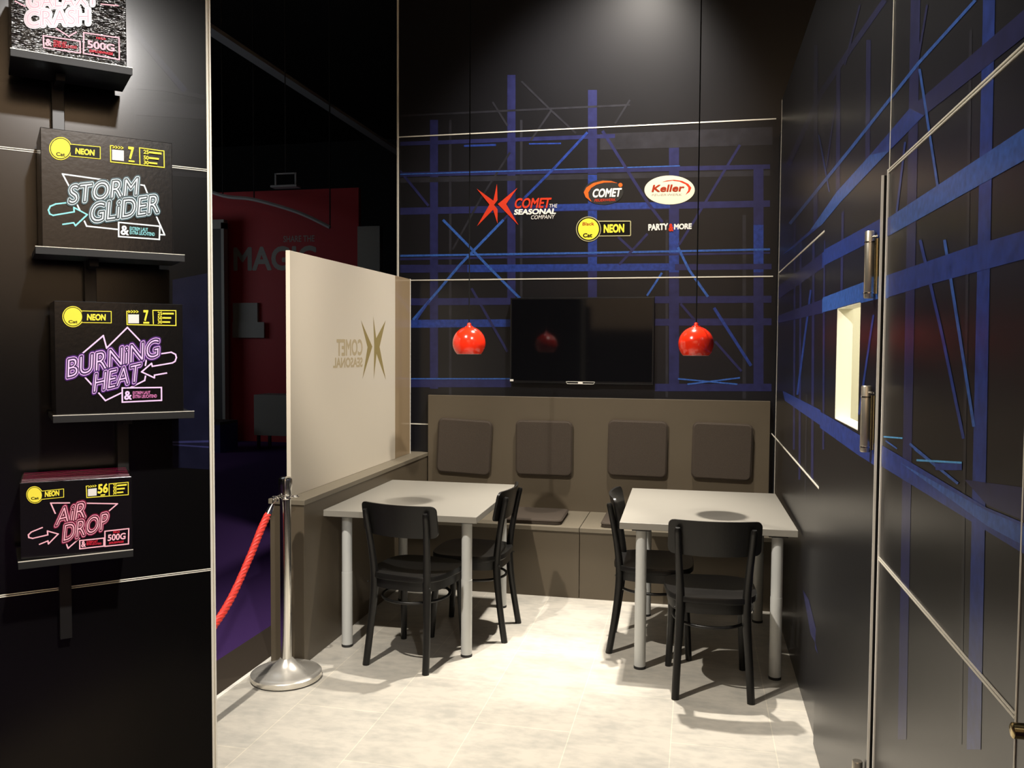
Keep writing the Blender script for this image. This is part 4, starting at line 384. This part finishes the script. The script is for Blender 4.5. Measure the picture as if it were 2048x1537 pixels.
MB().tube([(-0.0005, 0.018, -0.006), (-0.006, 0.018, -0.006)], 0.006, 12).build('lock_pin', 'alu', stud, smooth=True)

# lit store room behind the slot
mb = MB(); mb.box(1.75, 1.79, 1.9, 4.3, 0, 2.5); mb.box(XR + 0.04, 1.79, 4.3, 4.34, 0, 2.5); mb.box(XR + 0.04, 1.79, 1.86, 1.9, 0, 2.5); mb.box(XR + 0.04, 1.79, 1.86, 4.34, 2.5, 2.54); mb.box(XR + 0.04, 1.79, 1.86, 4.34, -0.04, 0.0)
structure(mb.build('wall_storeroom', 'white_room'))
pl = bpy.data.lights.new('storeroom_lamp', 'POINT'); pl.energy = 34; pl.color = (1.0, 0.93, 0.74); pl.shadow_soft_size = 0.12
po = bpy.data.objects.new('storeroom_lamp', pl); C.objects.link(po); po.location = (1.15, 3.0, 2.2)

# ------------------------------------------------------------------ bench, low wall, screen
low = thing('low_partition', 'taupe half-height partition under the frosted glass screen', 'partition', (-1.99, 4.86, 0))
MB().box(-0.092, 0.092, -0.98, 1.03, 0, 0.805).build('body', 'bench', low, bevel=0.002)
MB().box(-0.098, 0.098, -0.986, 1.03, 0.805, 0.83).build('cap_board', 'bench_edge', low, bevel=0.0015)
scr = thing('glass_screen', 'upright frosted glass screen with a mirrored star emblem', 'screen', (-2.012, 4.87, 0.83))
MB().box(-0.0115, 0.0115, -0.925, 0.60, 0.0, 1.245).build('frosted_pane', 'frost', scr, bevel=0.002)
MB().box(-0.0115, 0.0115, 0.60, 0.915, 0.0, 1.245).build('clear_pane', 'clear', scr, bevel=0.002)
MB().box(-0.0125, 0.0125, 0.905, 0.916, 0.0, 1.246).build('edge_strip', 'white_edge', scr)
for nm, items in GLASS:
    draw(items, nm, lambda u, v, l: (0.0115 + l, u - 4.87, v - 0.83), scr)

back = tag(MB().box(-1.18, 1.19, -0.0175, 0.0175, 0.0, 1.248).build('back_panel', 'bench', bevel=0.002), 'tall taupe panel behind the bench, carrying four cushions', 'panel')
back.location = (-0.71, 5.8675, 0)
for a, b, lab in ((-1.178, -0.002, 'left taupe bench box, running behind the left table'), (0.002, 1.175, 'right taupe bench box, running behind the right table')):
    bench = thing('bench', lab, 'bench', (-0.71, 5.6, 0), 0, 'bench boxes along the rear wall')
    MB().box(a, b, -0.300, 0.249, 0.428, 0.455).build('seat_board', 'bench_edge', bench, bevel=0.0015)
    MB().box(a, b, -0.285, -0.265, 0.0, 0.427).build('front_panel', 'bench', bench, bevel=0.001)
def cushion(kind, label, loc, rot, w_, h_, t_, grp):
    o = thing('seat_cushion', label, 'cushion', loc, 0, grp); o.rotation_euler = rot
    out = rrect(w_, h_, 0.035, 6); inn = rrect(w_ - 0.016, h_ - 0.016, 0.03, 6)
    MB().prism([(x, y, 0) for x, y in inn], [(x, y, 0.004) for x, y in out]).prism([(x, y, 0.004) for x, y in out], [(x, y, t_) for x, y in out]).build('pad', 'cushion', o, smooth=True, bevel=0.010, segs=4)
    n = len(out)
    MB().tube([(x * 1.003, y * 1.003, t_ - 0.010) for x, y in out], 0.0032, 6, closed=True).build('piping', 'cushion', o, smooth=True)
    return o
gb = 'back cushions on the bench backrest'
PH = math.pi / 2
for nm, x, z, tilt, ww, hh in (('far left dark taupe cushion on the bench backrest, nearest the glass screen', -1.612, 0.885, 0.045, 0.39, 0.385),
        ('second dark taupe backrest cushion, below the left half of the television', -1.035, 0.892, 0.0, 0.395, 0.38),
        ('third dark taupe backrest cushion, below the right end of the television', -0.388, 0.908, 0.01, 0.395, 0.38),
        ('far right dark taupe backrest cushion, nearest the blue-printed side wall', 0.172, 0.908, 0.02, 0.385, 0.375)):
    cushion('b', nm, (x, 5.849, z), (PH, tilt, 0), ww, hh, 0.036, gb)
cushion('s', 'flat taupe cushion lying on the bench seat between the two tables', (-1.045, 5.545, 0.455), (0, 0, 0.02), 0.41, 0.40, 0.034, 'cushions on the bench seat')
cushion('s', 'flat taupe bench cushion half hidden behind the right table\'s inner chair', (-0.375, 5.545, 0.455), (0, 0, 0), 0.41, 0.40, 0.034, 'cushions on the bench seat')

# ------------------------------------------------------------------ television and wall logos
tv = thing('television', 'black flat television on the back wall above the bench', 'television', (-0.786, 5.90, 1.346))
MB().box(-0.50, 0.50, -0.052, -0.012, 0.0, 0.596).box(-0.30, 0.30, -0.013, -0.004, 0.10, 0.5).build('casing', 'tv', tv, bevel=0.003)
MB().box(-0.488, 0.488, -0.0535, -0.0515, 0.018, 0.584).build('display_panel', 'tvglass', tv)
mb = MB(); 
for a, b, c, d_ in ((-0.100, 0.100, 0.012, 0.0145), (-0.092, 0.092, -0.003, 0.0), (-0.016, 0.016, 0.000, 0.012)): mb.box(a, b, -0.056, -0.050, c, d_)
mb.tube([(-0.1, -0.053, 0.0135), (-0.092, -0.053, -0.0015)], 0.0015, 6).tube([(0.1, -0.053, 0.0135), (0.092, -0.053, -0.0015)], 0.0015, 6)
mb.build('silver_foot_strip', 'white_edge', tv)
MB().box(-0.499, -0.474, -0.0545, -0.052, 0.010, 0.024).build('sticker', 'ink_white', tv)
for lg in LOGOS:
    pts = [p for nm, its in lg['parts'] for it in its for p in (it.get('p') or it['q'])]
    cx = sum(p[0] for p in pts) / len(pts); cz = min(p[1] for p in pts)
    o = thing(lg['name'], lg['label'], 'logo', (cx, YB, cz), 0, 'logos on the back wall')
    for i, (nm, items) in enumerate(lg['parts']):
        draw(items, nm, lambda u, v, l, cx=cx, cz=cz: (u - cx, -0.002 - l, v - cz), o, base=0.0006 + i * 0.0006)

# ------------------------------------------------------------------ tables
def table(label, loc, rz, legs):
    t = thing('dining_table', label, 'table', loc, rz, 'dining tables')
    MB().box(-0.42, 0.42, -0.52, 0.52, 0.706, 0.74).build('tabletop', 'tabletop', t, bevel=0.0025)
    for x, y in legs:
        lg = MB().lathe([(0.0285, 0.012), (0.0285, 0.40)], (x, y, 0), 28).lathe([(0.0272, 0.40), (0.0272, 0.700)], (x, y, 0), 28).build('leg', 'tableleg', t, smooth=True)
        MB().lathe([(0.030, 0.0), (0.030, 0.010), (0.0285, 0.013)], (x, y, 0), 28).build('foot_cap', 'rubber', lg, smooth=True)
        MB().box(x - 0.045, x + 0.045, y - 0.045, y + 0.045, 0.698, 0.7055).build('mounting_plate', 'rubber', lg, bevel=0.002)
    return t
table('grey-topped table beside the frosted glass screen', (-1.497, 4.627, 0), 0.010, [(-0.305, -0.445), (0.352, -0.450), (-0.285, 0.40), (0.352, 0.40)])
table('grey-topped table pushed against the blue-printed right wall', (0.053, 4.69, 0), 0.014, [(-0.315, -0.465), (0.333, -0.462), (0.322, 0.405), (-0.322, 0.385)])

# ------------------------------------------------------------------ bentwood chairs
def smooth_path(pts, n=5):
    P = [Vector(p) for p in pts]; out = []
    for i in range(len(P) - 1):
        p0 = P[max(i - 1, 0)]; p1 = P[i]; p2 = P[i + 1]; p3 = P[min(i + 2, len(P) - 1)]
        for k in range(n):
            t = k / n
            out.append(0.5 * ((2 * p1) + (-p0 + p2) * t + (2 * p0 - 5 * p1 + 4 * p2 - p3) * t * t + (-p0 + 3 * p1 - 3 * p2 + p3) * t ** 3))
    return out + [P[-1]]
def seat_outline(k=1.0):
    pts = []
    for i in range(48):
        a = 2 * math.pi * i / 48; c, s_ = math.cos(a), math.sin(a)
        e = 2.0 / 3.4
        x = math.copysign(abs(c) ** e, c) * 0.212; y = math.copysign(abs(s_) ** e, s_) * 0.208
        x *= 1.0 + 0.05 * (y / 0.208)
        pts.append((x * k, y * k + 0.018))
    return pts
def chair(label, loc, rz):
    c = thing('bentwood_chair', label, 'chair', loc, rz, 'black bentwood chairs')
    o1, o2 = seat_outline(1.0), seat_outline(0.86)
    mb = MB(); n = 48; i0 = 0
    rings = [([(x * 0.97, y * 0.97) for x, y in o1], 0.436), (o1, 0.442), (o1, 0.460), ([(x * 0.985, y * 0.985) for x, y in o1], 0.467), (o2, 0.463), ([(x * 0.5, y * 0.5 + 0.009) for x, y in o1], 0.455)]
    for ring, z in rings: mb.v += [(x, y, z) for x, y in ring]
    for k in range(len(rings) - 1):
        for j in range(n): mb.f.append([k * n + j, k * n + (j + 1) % n, (k + 1) * n + (j + 1) % n, (k + 1) * n + j]); mb.m.append(0)
    mb.f.append(list(range(n))[::-1]); mb.f.append([5 * n + j for j in range(n)]); mb.m += [0, 0]
    mb.build('seat', 'chair', c, smooth=True)
    a1, a2 = [(x * 0.93, y * 0.93) for x, y in o1], [(x * 0.84, y * 0.84) for x, y in o1]
    mb = MB()
    for ring, z in ((a1, 0.390), (a1, 0.4355), (a2, 0.4355), (a2, 0.390)): mb.v += [(x, y, z) for x, y in ring]
    for k in range(4):
        for j in range(n): mb.f.append([k * n + j, k * n + (j + 1) % n, ((k + 1) % 4) * n + (j + 1) % n, ((k + 1) % 4) * n + j]); mb.m.append(0)
    mb.build('seat_frame', 'chair', c, smooth=True)
    for s in (-1, 1):
        p = smooth_path([(s * 0.168, -0.205, 0.0), (s * 0.160, -0.178, 0.17), (s * 0.150, -0.158, 0.34), (s * 0.148, -0.155, 0.45), (s * 0.155, -0.170, 0.58), (s * 0.164, -0.194, 0.71), (s * 0.168, -0.212, 0.790)], 5)
        N = len(p); R = [0.0178 + 0.003 * math.exp(-((q.z - 0.40) / 0.12) ** 2) - 0.003 * max(0, q.z - 0.5) / 0.3 for q in p]; R[-1] = 0.0105
        leg = MB().tube(p, R, 14).build('rear_leg', 'chair', c, smooth=True)
        MB().tube([(s * 0.172, -0.174, 0.415), (s * 0.176, -0.174, 0.415)], 0.004, 8).build('bolt_head', 'rubber', leg)
        p = smooth_path([(s * 0.182, 0.205, 0.0), (s * 0.172, 0.190, 0.22), (s * 0.166, 0.178, 0.437)], 4)
        MB().tube(p, [0.0160 + 0.0045 * q.z / 0.44 for q in p], 14).build('front_leg', 'chair', c, smooth=True)
    # curved back board with rounded corners
    wB, z0, z1, rc = 0.208, 0.662, 0.822, 0.026
    def bpt(x, z, off):
        y = -0.2185 + 0.95 * x * x - 0.20 * (z - 0.79) + off
        return (x, y, z)
    cols = 25; mb = MB(); rows = 7; grid = []
    for side in (0.0, 0.012):
        g = []
        for i in range(cols):
            x = wB * math.sin(math.pi / 2 * (-1 + 2 * i / (cols - 1))) ; ex = max(0.0, abs(x) - (wB - rc)); cut = rc - math.sqrt(max(0.0, rc * rc - ex * ex))
            arch = 0.006 * (1 - (x / wB) ** 2)
            zt = z1 - cut * 1.0 + arch * 0.0; zb = z0 + cut - arch
            g.append([len(mb.v) + k for k in range(rows)])
            mb.v += [bpt(x, zb + (zt - zb) * k / (rows - 1), side) for k in range(rows)]
        grid.append(g)
    for gi, g in enumerate(grid):
        for i in range(cols - 1):
            for k in range(rows - 1):
                q = [g[i][k], g[i + 1][k], g[i + 1][k + 1], g[i][k + 1]]; mb.f.append(q if gi == 0 else q[::-1]); mb.m.append(0)
    a, b = grid
    for i in range(cols - 1):
        mb.f.append([a[i][0], b[i][0], b[i + 1][0], a[i + 1][0]]); mb.f.append([a[i][-1], a[i + 1][-1], b[i + 1][-1], b[i][-1]]); mb.m += [0, 0]
    for k in range(rows - 1):
        mb.f.append([a[0][k], a[0][k + 1], b[0][k + 1], b[0][k]]); mb.f.append([a[-1][k], b[-1][k], b[-1][k + 1], a[-1][k + 1]]); mb.m += [0, 0]
    mb.build('back_board', 'chair', c, smooth=True)
    ring = [(0.170 * math.cos(2 * math.pi * i / 48), 0.012 + 0.180 * math.sin(2 * math.pi * i / 48), 0.325) for i in range(48)]
    MB().tube(ring, 0.0075, 10, closed=True).build('stretcher_hoop', 'chair', c, smooth=True)
    return c
ch = chair('black bentwood chair seen from behind at the near end of the right table', (0.079, 4.093, 0), 0.075)
dup(ch, (-1.398, 4.122, 0), -0.17, 'black bentwood chair seen from behind at the near end of the left table')
dup(ch, (-0.226, 4.565, 0), -math.pi / 2 + 0.02, 'black bentwood chair side-on, tucked under the right table from the aisle')
dup(ch, (-1.195, 4.592, 0), math.pi / 2 - 0.02, 'black bentwood chair side-on, tucked under the left table from the aisle')

# ------------------------------------------------------------------ pendant lamps
rail = structure(MB().box(-2.13, 1.0, 4.57, 4.63, 4.22, 4.28).build('trim_lamp_rail', 'shelf'))
def lamp(label, loc):
    o = thing('pendant_lamp', label, 'lamp', loc, 0, 'red pendant lamps')
    R = 0.0925; prof = []; a0 = math.asin(-0.66)
    for k in range(25):
        a = a0 + (math.radians(80) - a0) * k / 24; prof.append((R * math.cos(a), R * math.sin(a)))
    inner = [(max(0.002, r_ - 0.003), z - 0.001) for r_, z in prof[::-1]]
    MB().lathe(prof + [(0.004, R)], (0, 0, 0), 64, cap=False).build('lamp_shade', 'lamp', o, smooth=True)
    MB().lathe(inner, (0, 0, 0), 64, cap=False).build('shade_lining', 'lamp_in', o, smooth=True)
    MB().lathe([(0.024, 0.0875), (0.022, 0.094), (0.012, 0.097), (0.011, 0.108), (0.006, 0.113)], (0, 0, 0), 32).build('cap', 'lamp', o, smooth=True)
    MB().lathe([(0.0165, 0.03), (0.0165, 0.088)], (0, 0, 0), 20).lathe([(0.006, -0.035), (0.022, -0.022), (0.028, -0.002), (0.022, 0.015), (0.014, 0.03)], (0, 0, 0), 24).build('bulb', 'lamp_in', o, smooth=True)
    MB().tube([(0, 0, 0.11), (0, 0, 1.4), (0, 0, 2.605)], 0.0032, 8).build('cord', 'cord', o, smooth=True)
    return o
p0 = lamp('red globe pendant lamp hanging over the left table', (-1.247, 4.60, 1.618))
dup(p0, (-0.006, 4.60, 1.620), 0, 'red globe pendant lamp hanging over the right table')

# ------------------------------------------------------------------ barrier post and rope
st = thing('barrier_post', 'chrome rope-barrier post on a round base at the aisle edge', 'post', (-1.905, 3.700, 0))
MB().lathe([(0.160, 0.0), (0.160, 0.004)], (0, 0, 0), 64).build('base_pad', 'rubber', st)
prof = [(0.162, 0.004), (0.167, 0.010), (0.167, 0.030), (0.160, 0.036), (0.14, 0.040), (0.11, 0.047), (0.08, 0.058), (0.055, 0.074), (0.038, 0.090), (0.030, 0.10)]
MB().lathe(prof, (0, 0, 0), 72).build('base', 'satin_chrome', st, smooth=True)
MB().lathe([(0.026, 0.09), (0.026, 0.885)], (0, 0, 0), 40).build('pole', 'chrome', st, smooth=True)
cap_ = MB().lathe([(0.030, 0.885), (0.0315, 0.895), (0.033, 0.955), (0.031, 0.966), (0.022, 0.973), (0.004, 0.975)], (0, 0, 0), 40).build('cap', 'chrome', st, smooth=True)
mb = MB()
for k in range(4):
    a = k * math.pi / 2 + 0.5 + math.pi; cx, cy = 0.045 * math.cos(a), 0.045 * math.sin(a)
    mb.tube([(cx + 0.017 * math.cos(q), cy + 0.017 * math.sin(q), 0.878) for q in [2 * math.pi * i / 20 for i in range(20)]], 0.0032, 8, closed=True)
mb.lathe([(0.0275, 0.868), (0.0295, 0.874), (0.0275, 0.884)], (0, 0, 0), 40)
mb.build('ring_collar', 'chrome', st, smooth=True)
rope = thing('barrier_rope', 'twisted red rope with a chrome hook hanging from the barrier post', 'rope', (-1.93, 3.66, 0.86))
keys = [(-0.008, -0.068, -0.048), (-0.012, -0.13, -0.110), (-0.015, -0.215, -0.205), (-0.020, -0.36, -0.345), (-0.025, -0.48, -0.425), (-0.03, -0.64, -0.49), (-0.04, -0.90, -0.54), (-0.05, -1.2, -0.52), (-0.06, -1.5, -0.42), (-0.07, -1.78, -0.22), (-0.075, -1.92, -0.06)]
path = smooth_path(keys, 14); mb = MB()
L = [0.0]
for a, b in zip(path[:-1], path[1:]): L.append(L[-1] + (b - a).length)
for s in range(4):
    pp = []
    for i, p in enumerate(path):
        t = (path[min(i + 1, len(path) - 1)] - path[max(i - 1, 0)]).normalized(); u = t.cross(Vector((1, 0, 0))).normalized(); v = t.cross(u)
        an = L[i] * 2 * math.pi / 0.085 + s * math.pi / 2; pp.append(p + 0.0088 * (math.cos(an) * u + math.sin(an) * v))
    mb.tube(pp, 0.0088, 8)
mb.build('rope', 'rope', rope, smooth=True)
t0 = Vector((-0.006, -0.062, -0.042)); t1 = Vector((-0.002, -0.030, -0.004))
MB().tube([t0 + Vector((-0.004, -0.012, -0.020)), t0, t1 * 0.9 + t0 * 0.1], [0.0178, 0.0168, 0.010], 20).build('end_ferrule', 'chrome', rope, smooth=True)
hk = [(-0.001, -0.032, 0.000), (0.0, -0.030, 0.016), (0.002, -0.016, 0.027), (0.004, -0.002, 0.024), (0.005, 0.004, 0.012), (0.005, -0.002, 0.003)]
MB().tube(smooth_path(hk, 6), 0.0034, 8).tube([(-0.004, -0.052, -0.012), (0.002, -0.014, 0.006)], 0.0028, 8).build('hook', 'chrome', rope, smooth=True)

# ------------------------------------------------------------------ firework boxes on wall shelves
OFF = 0.19
info = [  # s0, s1, z0, z1, carton depth, label
    (-0.4535, -0.2265, 2.2285, 2.394, 0.15, 'foil-wrapped firework box with pink outline lettering on the topmost shelf', 'carton_film'),
    (-0.402, -0.131, 1.8115, 2.0725, 0.165, 'black firework box with icy blue outline lettering on the second shelf down', 'carton'),
    (-0.3815, -0.1115, 1.440, 1.6955, 0.145, 'black firework box with glowing purple outline lettering on the third shelf', 'carton'),
    (-0.4545, -0.229, 1.1215, 1.2935, 0.15, 'black firework box with pink-edged top and pink lettering on the lowest shelf', 'carton')]
shelves = [(-0.456, -0.216, 2.2275, 'topmost black wall shelf, holding the foil-wrapped box', 0.356), (-0.416, -0.107, 1.8105, 'second black wall shelf down, holding the icy blue lettered box', 0.293),
    (-0.388, -0.089, 1.439, 'third black wall shelf down, holding the purple lettered box', 0.226), (-0.460, -0.228, 1.1205, 'lowest black wall shelf, holding the pink-topped box', 0.358)]
ANG = math.atan2(TD.y, TD.x)
for (s0, s1, z0, z1, dep, lab, cm), bx in zip(info, BOXES):
    cx = (s0 + s1) / 2; W_, H_ = s1 - s0, z1 - z0
    b = thing('firework_box', lab, 'box', lp(cx, z0, OFF), ANG + (-0.07 if cm == 'carton' and z0 < 1.3 else 0.0), 'firework boxes on the wall shelves')
    mb = MB().box(-W_ / 2, W_ / 2, 0, dep, 0, H_)
    if z0 < 1.3:
        co = mb.build('carton', cm, b, bevel=0.0012)
        rnd = random.Random(4); its = []
        for k in range(13):
            y0 = 0.02 + 0.075 * k; c_ = 'pink' if k < 4 else 'magenta'; p_ = []
            for q_ in range(12):
                p_.append([0.02 + 0.96 * q_ / 11, y0 + rnd.uniform(-0.03, 0.03)])
            its.append(dict(k='line', p=p_, w=0.012 if k < 4 else 0.007, c=c_))
        draw(its, 'printed_top', lambda u, v, l, W_=W_, H_=H_, dep=dep: ((u - 0.5) * W_, v * dep, H_ + l), b, ax=W_ , ay=dep)
    else:
        co = mb.build('carton', cm, b, bevel=0.0012)
    for i, (nm, items) in enumerate(bx['parts']):
        draw(items, nm, lambda u, v, l, W_=W_, H_=H_: ((u - 0.5) * W_, -l, v * H_), b, base=0.0004 + 0.0004 * i + (0.0012 if nm == 'title_lettering' else 0), ax=W_, ay=H_)
for s0, s1, z, lab, sb in shelves:
    cx = (s0 + s1) / 2; hw = (s1 - s0) / 2
    b = thing('wall_shelf', lab, 'shelf', lp(cx, z, 0), ANG, 'black shelves on the angled wall')
    MB().box(-hw, hw, -0.195, -0.035, -0.012, 0.0).build('shelf_plate', 'shelf', b, bevel=0.001)
    MB().box(-hw, hw, -0.200, -0.1955, -0.015, 0.001).build('front_lip', 'shelf_lip', b, bevel=0.0008)
    MB().box(-hw, hw, -0.2003, -0.1955, 0.001, 0.0022).build('edge_strip', 'alu', b)  # pale strip stands in for the glint along the worn lip edge
    lx = -sb - cx
    MB().box(lx - 0.013, lx + 0.013, -0.036, 0.0, -0.235, 0.04).build('wall_bracket', 'shelf', b, bevel=0.001)
    MB().box(lx - 0.010, lx + 0.010, -0.12, -0.036, -0.030, -0.0125).build('support_arm', 'shelf', b, bevel=0.001)

# ------------------------------------------------------------------ added wall behind the viewer, shaped for reflections in chrome and gloss panels
structure(MB().box(-5.7, 9.8, -5.1, -4.9, 1.95, 5.2, 0).box(0.7, 2.5, -4.915, -4.88, -0.02, 1.94, 1).box(-5.7, 9.8, -5.08, -4.92, -0.02, 1.95, 2).build('wall_front_reflector', ['reflector_warm', 'white_room', 'stand_dark']))

# ------------------------------------------------------------------ dark exhibition hall beyond
std = thing('exhibition_stand', 'unlit red exhibition stand with faint pale capitals across the dark hall', 'stand', (-6.6, 13.0, 0))
MB().box(-1.5, 1.22, 0.0, 0.10, -0.02, 4.15).build('red_wall', 'stand_red', std)
MB().box(1.22, 1.60, -0.05, 0.10, -0.02, 3.52).build('side_panel', 'stand_grey', std)
MB().box(-1.9, -1.02, -0.30, -0.2, -0.02, 3.55).build('dark_panel', 'stand_dark', std)
MB().box(-1.05, -1.0, -0.32, -0.2, -0.02, 3.6).box(-1.9, -1.0, -0.32, -0.2, 3.5, 3.65).build('panel_frame', 'stand_grey', std)
MB().box(-1.0, -0.55, -0.06, 0.0, 1.9, 2.3).box(-1.0, -0.42, -0.08, -0.061, 1.72, 1.98).build('pale_plaque', 'stand_grey', std)
mb = MB(); mb.keep = 1
for s, q, off in (('MAGIC', ((-1.0, 2.85), (0.47, 2.85), (-1.0, 3.22)), 0.03), ('F', ((0.18, 2.42), (0.36, 2.42), (0.18, 2.78)), 0.03), ('SHARE THE', ((-0.10, 3.30), (0.45, 3.30), (-0.10, 3.40)), 0.01)):
    put_text(mb, s, q, off, lambda u, v, l: (u, -0.002 - l, v), 0.001, 0)
mb.build('wall_lettering', ['stand_grey'], std)
cab = MB(); [cab.tube([(x, -0.5, z), (x, -0.5, 8.2)], 0.010, 6, m=1) for x, z in ((-0.9, 4.0), (-0.35, 3.92), (0.95, 3.45))]; cab.tube(smooth_path([(-1.6, -0.5, 4.25), (-0.9, -0.5, 4.0), (-0.35, -0.5, 3.92), (0.4, -0.5, 3.7), (0.95, -0.5, 3.45)], 6), 0.03, 6)
tag(cab.build('overhead_cable', ['beam', 'hall_black']), 'pale cable drooping in front of the dark red stand', 'cable').location = (-6.6, 13.0, 0)
ds = thing('display_counter', 'pale counter on thin legs at the foot of the dark red stand', 'counter', (-6.2, 12.2, -0.02))
MB().box(-0.5, 0.6, -0.2, 0.25, 0.22, 0.85).build('counter_body', 'stand_grey', ds)
for x in (-0.45, 0.55):
    for y in (-0.15, 0.2): MB().box(x - 0.02, x + 0.02, y - 0.02, y + 0.02, 0, 0.22).build('leg', 'stand_dark', ds)
bb = thing('display_box', 'dark blue floor box in front of the dark red stand', 'box', (-7.25, 11.7, -0.02))
MB().box(-0.32, 0.30, -0.25, 0.25, 0, 0.42).build('box_body', 'stand_blue', bb)
MB().box(-0.32, 0.30, -0.25, 0.25, 0.42, 0.46).build('box_lid', 'stand_dark', bb)
structure(MB().box(-6.85, -6.66, 9.5, 22.0, 6.0, 6.06).build('trim_hall_beam', 'beam'))
fr = thing('hall_light_fixture', 'small unlit metal fixture hanging over the dark red stand', 'light fixture', (-6.35, 12.4, 4.10))
mb = MB()
for x in (-0.17, 0.17): mb.box(x - 0.012, x + 0.012, -0.012, 0.012, 0.0, 0.20)
mb.box(-0.17, 0.17, -0.012, 0.012, 0.18, 0.20); mb.build('frame_bars', 'beam', fr)
MB().box(-0.22, 0.22, -0.08, 0.08, -0.03, 0.0).build('tray', 'beam', fr)
MB().tube([(0, 0, 0.2), (0, 0, 4.1)], 0.008, 6).build('hanger', 'stand_dark', fr)
